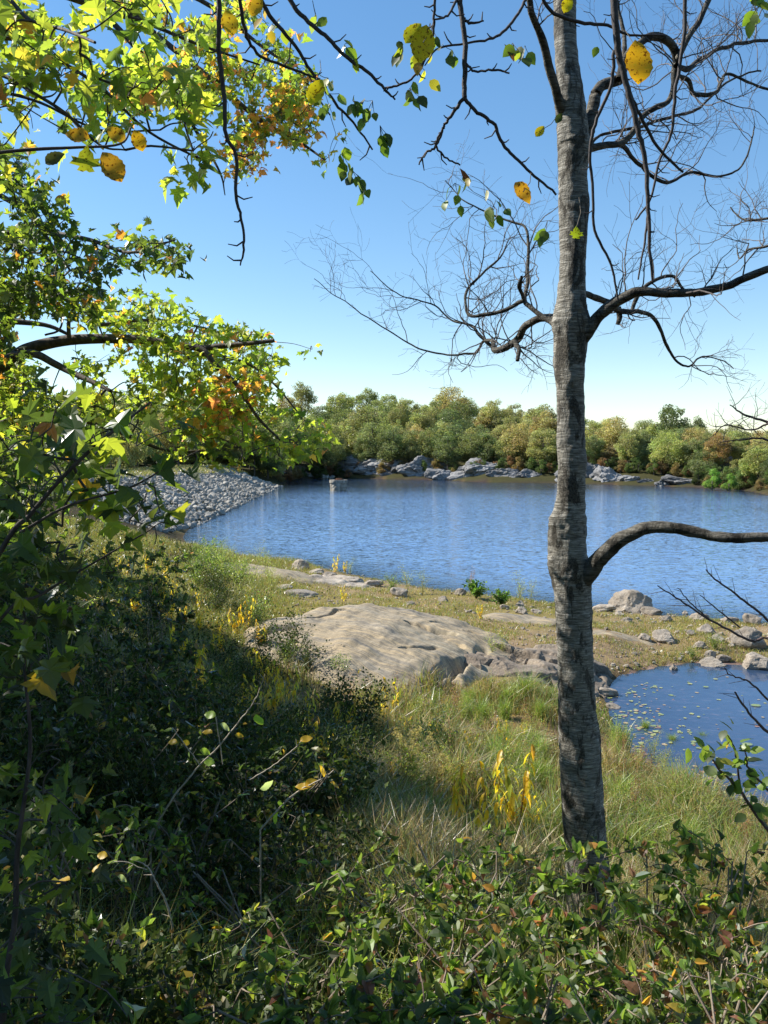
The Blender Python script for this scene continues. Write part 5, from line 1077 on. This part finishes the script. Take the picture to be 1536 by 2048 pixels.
NAMED = [('broad', 952, 1198, 1.25, 'dark green rounded shrub at the water edge below the russet spike'), ('broad', 1003, 1212, 1.0, 'second smaller dark green shrub right of the rounded one at the water'), ('dry', 940, 1186, 1.15, 'tall russet dead weed standing against the lake behind the dark shrub'),
 ('yellow', 672, 1150, 1.1, 'yellow sapling standing against the blue water left of centre'), ('yellow', 690, 1150, .8, 'smaller yellow green sapling touching the one against the blue water'), ('airy', 700, 1152, 1.0, 'thin pale weed just right of the yellow saplings'),
 ('bush', 785, 1186, .95, 'light green leafy weed on the shore beside the dark rock'), ('airy', 815, 1188, 1.4, 'wide feathery pale green weed right of the light green one'), ('airy', 845, 1192, 1.2, 'feathery pale weed nearest the water right of the dark rock'), ('yellow', 686, 1205, .7, 'yellow stalk growing alone from bare dirt above the outcrop'),
 ('yellow', 962, 1240, .6, 'small yellow plant in dry grass right of the outcrop top'), ('yellow', 497, 1262, 1.1, 'orange yellow plant at the upper left end of the outcrop'), ('bush', 515, 1250, 1.2, 'bright green leafy weed touching the left end of the outcrop'), ('airy', 1040, 1212, 1.5, 'tall thin grey weed against the water left of the trunk'), ('airy', 1062, 1208, 1.1, 'thin grey weed nearest the left side of the trunk'),
 ('airy', 985, 1320, 1.0, 'airy yellow weed growing in the cleft of the fractured ledge'), ('airy', 1005, 1315, .9, 'airy weed with a pale top in front of the fractured ledge'), ('tuft', 1240, 1505, 1.15, 'bright green sedge tuft at the pond edge right of the trunk'), ('tuft', 1052, 1410, 1.3, 'tall green sedge clump left of the trunk below the fractured ledge'), ('tuft', 1015, 1420, 1.1, 'green sedge clump beside the tallest one left of the trunk'),
 ('tuft', 1360, 1590, .95, 'dark sedge hummock at the near edge of the pond'), ('yellow', 782, 1460, 1.1, 'bright yellow drooping plant in brown grass left of the trunk'), ('yellow', 1035, 1700, 1.35, 'tallest golden plant with long hanging leaves left of the trunk base'), ('yellow', 985, 1710, 1.1, 'golden plant immediately left of the tallest one'), ('yellow', 905, 1700, 1.1, 'golden orange plant farthest left of the three by the trunk base'), ('yellow', 1062, 1690, .7, 'thin yellow plant between the tallest golden one and the trunk'),
 ('plume', 815, 1600, 1.0, 'cream plumed goldenrod standing left of the golden plants'), ('plume', 840, 1570, .8, 'smaller goldenrod just behind the cream plumed one'), ('bush', 860, 1530, 1.0, 'grey green leafy weed behind the goldenrod'), ('tuft', 1000, 1545, 1.1, 'yellow green clump of broad blades left of the trunk'), ('tuft', 1080, 1530, 1.0, 'yellow green clump of blades touching the trunk on its left'),
 ('tuft', 1240, 1620, 1.0, 'green tuft right of the trunk above the shrub leaves'), ('bush', 575, 1335, .8, 'green weed overlapping the lower left edge of the outcrop'), ('bush', 680, 1360, .8, 'green weed in front of the outcrop at its lower edge'), ('yellow', 715, 1370, .45, 'small orange plant against the lower edge of the outcrop'), ('dry', 905, 1440, .9, 'brown dead weed in the middle of the grassy bank'),
 ('dry', 800, 1430, .9, 'reddish dead stalks left of the brown weed in the grass'), ('dry', 700, 1440, 1.0, 'brown dead weed at the edge of the shade below the outcrop'), ('bush', 1430, 1300, .6, 'small green weed by the far edge of the pond'), ('bush', 1385, 1318, .5, 'tiny green weed near the black wet rock'), ('tuft', 1345, 1480, .45, 'thin reed tuft standing in the pond'), ('tuft', 1405, 1470, .35, 'smallest reed tuft standing in the pond at right'), ('tuft', 1290, 1455, .5, 'pale reeds in the pond right of the trunk')]
for k, (kd, u, v, s, lab) in enumerate(NAMED): plant(kd, u, v, s, lab, k)
def crowd(kind, pts_, s0, s1, fmt, group):
    pts_ = sorted(pts_)
    for k, (u, v) in enumerate(pts_): plant(kind, u, v, random.uniform(s0, s1), fmt % nth(k), k, group)
def rndpts(poly, n, seed): return [tuple(q) for q in poly_pts(poly, n, np.random.RandomState(seed))]
crowd('gloom', rndpts([(0, 1150), (380, 1100), (500, 1220), (560, 1310), (700, 1420), (760, 1560), (700, 1700), (0, 1750)], 110, 1), .7, 1.5, 'dark leafy weed on the shaded bank, %s from the left', 'leafy weeds on the shaded bank')
crowd('bush', rndpts([(370, 1110), (480, 1130), (500, 1200), (440, 1220), (370, 1160)], 14, 2), .9, 1.5, 'sunlit green weed at the left end of the near shore, %s from the left', 'sunlit weeds at the left end of the near shore')
crowd('airy', rndpts([(370, 1105), (520, 1130), (620, 1175), (540, 1215), (450, 1200), (370, 1150)], 22, 3), .9, 1.5, 'sunlit pale weed left of the outcrop, %s from the left', 'pale weeds left of the outcrop')
crowd('yellow', rndpts([(230, 1210), (420, 1200), (520, 1290), (560, 1400), (700, 1500), (720, 1620), (560, 1560), (400, 1400)], 44, 4), .6, 1.15, 'shaded plant with drooping yellow leaves on the bank, %s from the left', 'yellow drooping plants on the shaded bank')
crowd('yellow', rndpts([(120, 1120), (340, 1130), (380, 1200), (140, 1240)], 16, 14), .6, 1.0, 'yellow leaved plant behind the sapling leaves at left, %s from the left', 'yellow plants at the top of the left bank')
crowd('airy', rndpts([(720, 1400), (1100, 1390), (1110, 1640), (800, 1620)], 34, 21), .5, .95, 'feathery weed in the sunny grass, %s from the left', 'feathery weeds in the sunny grass')
crowd('bush', rndpts([(640, 1380), (900, 1420), (1090, 1560), (1080, 1660), (800, 1640)], 22, 22), .4, .8, 'leafy green weed in the sunny grass, %s from the left', 'leafy weeds in the sunny grass')
crowd('yellow', rndpts([(700, 1420), (1090, 1480), (1090, 1660), (800, 1640)], 12, 23), .35, .65, 'little yellow leaved plant in the sunny grass, %s from the left', 'little yellow plants in the sunny grass')
crowd('plume', rndpts([(760, 1500), (900, 1540), (900, 1650), (760, 1620)], 7, 24), .6, .85, 'faded goldenrod in the edge of the shade, %s from the left', 'faded goldenrods')
crowd('tuft', rndpts([(900, 1380), (1100, 1380), (1110, 1600), (860, 1500)], 14, 5), .6, 1.0, 'grass clump on the sunny bank, %s from the left', 'grass clumps on the sunny bank')
crowd('dry', rndpts([(680, 1400), (1080, 1400), (1100, 1600), (800, 1560)], 16, 6), .4, .8, 'rusty dead weed in the sunny grass, %s from the left', 'dead weeds in the sunny grass')
crowd('dry', rndpts([(1215, 1500), (1340, 1560), (1536, 1680), (1536, 1780), (1215, 1720)], 22, 31), .4, .75, 'brown dead weed between the trunk and the right edge, %s from the left', 'brown dead weeds right of the trunk')
crowd('bush', rndpts([(1215, 1600), (1536, 1700), (1536, 1800), (1215, 1740)], 14, 32), .35, .6, 'low green weed between the trunk and the right edge, %s from the left', 'low green weeds right of the trunk')
crowd('airy', rndpts([(1210, 1430), (1330, 1500), (1480, 1640), (1400, 1660), (1215, 1540)], 16, 33), .4, .8, 'thin pale weed along the near rim of the pond, %s from the left', 'thin weeds along the near rim of the pond')
crowd('tuft', rndpts([(1215, 1560), (1536, 1660), (1536, 1760), (1230, 1700)], 14, 7), .4, .8, 'grass clump between the pond and the near shrubs, %s from the left', 'grass clumps by the near side of the pond')
crowd('airy', rndpts([(1215, 1580), (1536, 1660), (1536, 1780), (1230, 1720)], 12, 8), .5, .8, 'thin brown weed between the pond and the near shrubs, %s from the left', 'thin weeds by the near side of the pond')
for k in PP:
    for o in PP[k]: remove(o)

# ------------------------------------------------------------------ shrubs right in front of the viewpoint
def near_shrub(u, v, y, Wd, H, n, seed, label, cols, wts, lsz=.075, tpl=OVALW, name='viburnum_shrub'):
    """stems fan up from the ground to twig tips spread through a crown whose top centre shows at u,v"""
    rs = np.random.RandomState(seed); top = PY(u, v, y); gz_ = height(top[0], y)[0]; H = max(H, .25)
    org = np.array([top[0], y, gz_]); root = thing(name, label, 'shrub', org, 'leafy shrubs in the foreground')
    st = MB(); lf = MB(); ht = top[2] - gz_
    a = rs.uniform(0, 6.28, n); rr = np.sqrt(rs.uniform(0, 1, n)) * Wd; tz = top[2] - rs.uniform(0, 1, n) ** 1.2 * H - (rr / Wd) ** 2 * H * .35
    T = np.stack([org[0] + np.cos(a) * rr, y + np.sin(a) * rr * .8, np.maximum(tz, gz_ + .08)], 1)
    main = [catmull([org + [rs.uniform(-.08, .08), rs.uniform(-.08, .08), -.05], org + [rs.uniform(-.25, .25) * Wd, rs.uniform(-.2, .2) * Wd, ht * .4], org + [rs.uniform(-.7, .7) * Wd, rs.uniform(-.5, .5) * Wd, ht * .8]], 5) for _ in range(6)]
    for P in main: addtube(st, P, np.linspace(.008, .004, len(P)), 6, (.26, .21, .16))
    allp, par, base = colonize(np.vstack(main), T)
    for k in range(base, len(allp)):
        p0, p1 = allp[par[k]], allp[k]; L = np.linalg.norm(p1 - p0); m_ = (p0 + p1) / 2 + rs.normal(size=3) * L * .09; addtube(st, catmull([p0, m_, p1], 3), np.linspace(.0034, .0018, 7), 4, (.24, .19, .14) if rs.rand() < .6 else (.13, .09, .07))
        d = norm(p1 - p0)
        m = rs.randint(7, 14); t = rs.uniform(.1, 1.0, m)[:, None]; pos = p0 + (p1 - p0) * t; sd_ = norm(np.cross(d, rs.normal(size=(m, 3)))); ax = norm(sd_ + d * .7 + [0, 0, -.1])
        scatter_mix(lf, OVALS, pos, ax, norm(rs.normal(size=(m, 3)) * .6 + [0, 0, 1.]), lsz * .72 * rs.uniform(.35, 1.3, m), pal(m, cols, wts, .3, rs), rs)
    st.build('stems', M_TWIG, root, False, org); lf.build('leaves', M_LEAF, root, False, org); return root
SG = [(.10, .15, .035), (.18, .25, .045), (.055, .085, .025), (.32, .35, .06), (.26, .11, .06), (.48, .28, .05)]
WG = [4, 3, 3, .8, .5, .3]
SHR = [(1290, 1850, 3.2, .5, .5, 56, 'tangled shrub in front of the pond side grass at lower right', WG, .07), (1490, 1880, 3.1, .5, .5, 56, 'tangled shrub nearest the lower right corner', [3, 2, 2, 1.5, 1.5, 1], .065), (1090, 1880, 3.0, .4, .4, 44, 'tangled shrub at the foot of the trunk on its left', WG, .07), (930, 1800, 3.5, .5, .5, 52, 'tangled shrub below the golden plants', WG, .07), (1340, 1650, 4.3, .5, .5, 46, 'upper shrub right of the trunk with bright sunlit leaves', [3, 4, 1, 1.5, .3, .3], .08), (960, 1660, 4.4, .55, .5, 46, 'upper shrub around the feet of the golden plants', [3, 3, 2, 1.2, .6, .6], .075), (1420, 1670, 3.9, .55, .55, 60, 'glossy green shrub at the lower right with spreading upper leaves', WG, .085), (1170, 1690, 3.6, .22, .22, 12, 'bright leafed twig cluster in front of the trunk base', [3, 4, 1, 1, .2, .2], .09), (1500, 1800, 3.5, .5, .7, 60, 'shrub with reddish leaves filling the lower right corner', [3, 2, 2, 1, 2, 1], .075),
 (1330, 1760, 3.8, .5, .6, 60, 'green shrub between the trunk base and the right corner shrub', WG, .08), (1030, 1800, 3.3, .5, .6, 62, 'dense shrub left of the trunk base with purple tinged leaves', [3, 2, 3, .6, 1.6, .3], .08), (900, 1720, 3.9, .55, .6, 64, 'leafy shrub below the goldenrod at centre', WG, .07),
 (760, 1690, 4.2, .55, .6, 60, 'sunlit shrub with pale undersides left of centre', [3, 4, 2, 1, .3, .3], .075), (620, 1800, 3.7, .5, .6, 56, 'low shrub in half shade under the pale twigs', WG, .075), (820, 1850, 3.0, .5, .6, 60, 'shrub along the bottom edge at centre with a red leaf', [3, 2, 3, .7, .8, .4], .085),
 (1000, 1900, 2.8, .5, .6, 60, 'shrub along the bottom edge left of the trunk', WG, .085), (1220, 1950, 2.9, .5, .6, 60, 'shrub along the bottom edge below the trunk', WG, .08), (1420, 1920, 2.8, .5, .6, 58, 'shrub along the bottom edge near the right corner', [3, 3, 2, 1.5, .8, .5], .07),
 (600, 1920, 2.9, .5, .6, 54, 'shaded shrub along the bottom edge left of centre', WG, .08), (400, 1900, 3.2, .5, .55, 46, 'dark shrub along the bottom edge at left', [4, 2, 4, .6, .1, .1], .08), (200, 1830, 3.3, .45, .6, 42, 'dark shrub beside the maple sapling in the lower left', [4, 2, 4, .6, .1, .1], .08),
 (480, 1730, 4.2, .5, .55, 40, 'shaded shrub with small pale leaves on the left bank', [4, 2, 3, .8, .1, .3], .065), (120, 1560, 4.2, .5, .6, 46, 'shaded shrub behind the sapling with olive leaves', [4, 3, 3, 1, .1, .4], .08), (250, 1600, 4.5, .45, .5, 36, 'olive shrub right of the sapling at mid left', [3, 3, 3, 2, .1, .6], .07),
 (740, 1960, 2.5, .4, .45, 44, 'lowest shrub at the bottom edge near centre', WG, .09), (1120, 1990, 2.5, .4, .45, 44, 'lowest shrub at the bottom edge under the trunk', WG, .085)]
for k, (u, v, y, Wd, H, n, lab, wt, ls) in enumerate(SHR): near_shrub(u, v, y, Wd, H, n, 500 + k, lab, SG, wt, ls)
LB = [(60, 1090, 13, 1.1, 1.3, 70), (190, 1080, 15, 1.1, 1.3, 70), (310, 1085, 17, .9, 1.1, 60), (120, 1180, 10, .9, 1.1, 66), (270, 1170, 11.5, .9, 1.0, 66), (30, 1290, 8, .8, 1.0, 60), (190, 1290, 8.5, .8, .9, 60), (350, 1260, 10, .7, .8, 56), (100, 1400, 6.5, .7, .9, 56), (300, 1400, 7, .7, .8, 56), (430, 1370, 8.5, .6, .7, 50), (480, 1480, 7, .6, .7, 50), (600, 1500, 7.5, .5, .6, 44), (360, 1560, 5.6, .6, .7, 50), (560, 1620, 5.4, .5, .6, 44)]
LBL = ['tallest shrub at the far left top of the bank', 'tall shrub left of the embankment foot', 'tawny shrub nearest the foot of the embankment', 'shrub on the dark bank under the far left tall one', 'shrub with brownish leaves below the embankment foot', 'dark shrub at the left edge behind the sapling', 'dark shrub right of the left edge one', 'shrub in deep shade left of the outcrop', 'dark shrub low at the left edge behind sapling leaves', 'dark shrub in the middle of the black shade', 'shaded shrub behind the slanting pale sapling', 'shaded shrub right of the slanting pale sapling', 'shrub at the edge of the shade below the outcrop', 'dark shrub at the root of the slanting pale sapling', 'shrub under the yellow tipped pale sapling']
DS = [(.05, .075, .02), (.08, .115, .028), (.03, .045, .014), (.24, .22, .05), (.16, .10, .05), (.40, .30, .05)]  # darker copy of the shrub colours, with the bank's shade in them
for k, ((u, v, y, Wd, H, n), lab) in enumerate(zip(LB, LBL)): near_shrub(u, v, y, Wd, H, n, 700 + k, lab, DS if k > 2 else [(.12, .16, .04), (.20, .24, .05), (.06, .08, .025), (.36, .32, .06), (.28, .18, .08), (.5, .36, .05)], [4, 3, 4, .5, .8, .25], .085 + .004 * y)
# long pale saplings crossing the dark bank
def pale_sapling(limbs, lab, leaves, seed, y):
    rs = np.random.RandomState(seed); p0 = PY(limbs[0][0][0], limbs[0][0][1], y); org = np.array([p0[0], p0[1], height(p0[0], p0[1])[0]]); root = thing('pale_sapling', lab, 'sapling', org); mb = MB(); lf = MB()
    for k, L in enumerate(limbs):
        P, r = px_limb(L, y, y, 6)
        if k == 0: P = np.vstack([org[None] - [0, 0, .05], P]); r = np.append(r[0], r)
        P = P + rs.normal(size=P.shape) * .0015; addtube(mb, P, r * .62, 6, (.42, .36, .28))
        for i in range(3, len(P) - 1, 3):
            if rs.rand() < .5:
                t = norm(P[i] - P[i-1]); s = norm(np.cross(t, [0, 1, 0])) * rs.choice([-1, 1]); addtube(mb, np.array([P[i], P[i] + (s + t * .6) * .035]), np.array([.0022, .001]), 4, (.42, .36, .28))
    for (u, v, s, a, c) in leaves:
        p = PY(u, v, y); ax = np.array([math.cos(a), .2, math.sin(a)]); scatter(lf, OVALF, p[None], ax[None], norm(np.array([[.2, -.5, .9]]) + rs.normal(size=(1, 3)) * .4), np.array([s * .9 * y / FPX]), np.array([c]))
    mb.build('stem', M_TWIG, root, True, org); lf.build('leaves', M_LEAF, root, True, org); return root
YL, GL, PG = (.60, .38, .03), (.24, .34, .05), (.34, .40, .22)
pale_sapling([[(300, 1670, 6), (350, 1590, 6), (400, 1530, 5), (440, 1490, 5), (480, 1440, 4.5), (510, 1400, 4), (530, 1348, 2.5)], [(440, 1490, 4), (445, 1530, 3)], [(440, 1492, 4), (430, 1430, 3)], [(400, 1530, 4), (370, 1490, 3.5), (345, 1455, 3)]],
  'thin pale bare sapling slanting up to the right across the dark bank', [(432, 1432, 30, 3.0, GL), (440, 1448, 28, -.6, PG), (512, 1428, 34, -1.2, GL), (425, 1466, 26, 3.0, YL), (470, 1470, 20, -.2, YL), (345, 1460, 22, 3.2, GL), (355, 1485, 24, 3.1, YL), (380, 1487, 20, 3.0, YL), (400, 1500, 26, -.4, GL), (430, 1525, 30, 3.1, GL)], 61, 4.6)
pale_sapling([[(520, 1660, 6), (560, 1615, 5), (600, 1580, 5), (640, 1560, 4.5), (668, 1540, 3)], [(500, 1560, 4), (540, 1535, 4), (580, 1505, 3.5), (605, 1480, 2.5)], [(600, 1580, 3), (570, 1600, 3)], [(640, 1560, 3), (648, 1525, 2)]],
  'pale sapling with yellow leaves at its tips in the centre of the shade', [(600, 1482, 30, .3, YL), (648, 1555, 30, 1.8, YL), (620, 1576, 36, 3.0, YL), (610, 1572, 30, .5, YL), (520, 1578, 34, .4, PG), (556, 1625, 34, -2.0, GL), (660, 1565, 26, -.5, YL), (500, 1590, 30, 3.1, PG), (560, 1600, 24, -1.4, GL)], 62, 4.4)
pale_sapling([[(345, 1850, 6), (330, 1800, 6), (310, 1760, 5), (290, 1730, 4), (260, 1718, 3)], [(295, 1740, 3), (240, 1722, 3), (205, 1738, 2)]],
  'short pale sapling with spotted twigs at lower left', [(215, 1712, 28, 3.1, YL), (235, 1725, 30, 3.2, GL), (205, 1735, 32, 3.4, YL), (235, 1752, 26, -.6, PG), (140, 1760, 40, 3.3, YL), (260, 1720, 24, .2, GL)], 63, 3.6)
# dead and leafy twigs reaching in from the right
rb = thing('bare_twig_shrub', 'shrub at the right edge with bare dark twigs crossing the spit and pond', 'shrub', (2.9, 4.4, height(2.9, 4.4)[0])); RO = np.array([2.9, 4.4, height(2.9, 4.4)[0]]); mb = MB(); lf = MB()
rk = np.random.RandomState(9)
for k, L in enumerate([[(1800, 1900, 14), (1700, 1560, 9), (1560, 1300, 6), (1500, 1280, 5), (1420, 1240, 4.5), (1360, 1200, 3.5), (1315, 1172, 2.2)], [(1700, 1560, 8), (1600, 1300, 6), (1536, 1240, 5), (1480, 1195, 4.5), (1430, 1158, 3.5), (1412, 1140, 2)], [(1420, 1240, 3), (1380, 1205, 2.4), (1355, 1175, 1.6)], [(1480, 1255, 3), (1430, 1215, 2.4), (1400, 1190, 1.6)],
          [(1536, 1400, 4), (1500, 1365, 3.4), (1460, 1350, 2.5), (1450, 1335, 1.6)], [(1700, 1560, 8), (1560, 1480, 6), (1510, 1440, 4.5), (1480, 1400, 4), (1470, 1385, 3)], [(1800, 1900, 12), (1620, 1760, 8), (1520, 1640, 6), (1480, 1580, 5), (1440, 1540, 4), (1405, 1490, 2.5)], [(1480, 1580, 4), (1470, 1500, 3), (1455, 1470, 2)], [(1700, 1700, 9), (1560, 1600, 5), (1500, 1540, 4), (1490, 1500, 2.5)], [(1700, 950, 10), (1600, 860, 6), (1540, 845, 5), (1490, 830, 4), (1460, 810, 2)], [(1540, 845, 4), (1500, 860, 3), (1450, 850, 2.4), (1430, 870, 1.6)], [(1600, 930, 5), (1536, 880, 4), (1480, 880, 3), (1440, 885, 1.6)]]):
    P, r = px_limb(L, 4.2 if k < 9 else 6, 4.0 if k < 9 else 6.2, 6); P = P + rk.normal(size=P.shape) * .0018
    if k >= 9:
        for i in range(3, len(P) - 1, 2): twig_rec(mb, P[i], norm(rk.normal(size=3) + [-.4, 0, .6]), rk.uniform(.12, .3), .003, 1, rk, .1)
    addtube(mb, P, r, 6, (.13, .09, .085))
    if k == 0: addtube(mb, catmull([RO - [0, 0, .1], (RO + P[0]) / 2 + [.05, 0, .1], P[0]], 5), .012, 6, (.13, .09, .085))
    if k in (0, 1, 2, 3, 4, 5):
        for i in range(4, len(P) - 1, 3): t = norm(P[i] - P[i-1]); s = norm(np.cross(t, [0, 1, 0])) * rk.choice([-1, 1]); addtube(mb, np.array([P[i], P[i] + (s * .6 + t) * rk.uniform(.04, .12)]), np.array([.0018, .0009]), 4, (.13, .09, .085))
    if 5 < k < 9:
        for i in range(8, len(P)):
            for _ in range(2):
                scatter(lf, OVALW, (P[i] + rk.normal(size=3) * .03)[None], norm(rk.normal(size=(1, 3))), norm(rk.normal(size=(1, 3)) * .5 + [0, 0, 1]), np.array([rk.uniform(.05, .085)]), pal(1, SG, [3, 3, 2, 1, .2, .1], .2, rk))
mb.build('stems', M_TWIG, rb, False, RO); lf.build('leaves', M_LEAF, rb, True, RO)

# ------------------------------------------------------------------ floating leaves and pads on the pond
pm = []
for k, (r_, c) in enumerate([(.05, (.32, .33, .12)), (.045, (.38, .28, .15)), (.05, (.20, .25, .09)), (.045, (.32, .17, .12))]):
    n = 12; a = np.linspace(.18, 2 * np.pi - .18, n); rr = r_ * (1 + RS.uniform(-.08, .08, n)); V = np.vstack([[[0, 0, .001]], np.stack([np.cos(a) * rr, np.sin(a) * rr * .8, RS.uniform(.0, .004, n)], 1)]); F = np.array([(0, i, i + 1) for i in range(1, n)])
    m, t = nmat('floating_leaf_%s' % ['olive', 'tan', 'green', 'russet'][k]); g = t.nodes.new('ShaderNodeTexCoord'); principled(t, mix(t, .5, c, ramp(t, [(.3, tuple(q * .5 for q in c)), (.7, tuple(min(q * 1.5, 1) for q in c))], noise(t, g.outputs['Object'], 60, 3))), .35, None, spec=.5); pm.append(mk_mesh('floating_leaf', V, F, m))
wd4 = ['olive', 'tan', 'green', 'russet']; rf = np.random.RandomState(12); c_ = 0
for (u, v) in np.vstack([poly_pts([(1215, 1395), (1300, 1360), (1370, 1440), (1440, 1560), (1500, 1640), (1400, 1575), (1300, 1530), (1240, 1490)], 260, rf, .5, .03), poly_pts([(1240, 1365), (1536, 1345), (1536, 1620), (1400, 1570)], 65, rf)]):
    p = PZ(u, v, 0); h, sd = height(p[0], p[1], True)
    if sd[0] > -.05: continue
    k = rf.choice(4, p=[.4, .3, .18, .12]); ob = bpy.data.objects.new('floating_leaf', pm[k]); COL.objects.link(ob); s = .5 + 1.1 * rf.uniform() ** 2; ob.location = (p[0], p[1], .006 + .004 * (c_ % 3)); ob.rotation_euler = (0, 0, rf.uniform(0, 6.28)); ob.scale = (s * rf.uniform(.6, 1), s, 1); c_ += 1
    tag(ob, 'small %s leaf floating flat on the shallow pond' % wd4[k], 'leaf', 'small leaves floating on the pond')
for u, v, s, lab in [(1512, 1412, 2.4, 'larger green lily pad near the right edge of the pond'), (1495, 1490, 2.2, 'larger green lily pad behind the leafy twigs'), (1412, 1300 + 75, 1.5, 'reddish pad near the black wet rock')]:
    p = PZ(u, v, 0); ob = bpy.data.objects.new('lily_pad', pm[2]); COL.objects.link(ob); ob.location = (p[0], p[1], .02); ob.scale = (s, s, 1); tag(ob, lab, 'lily pad')
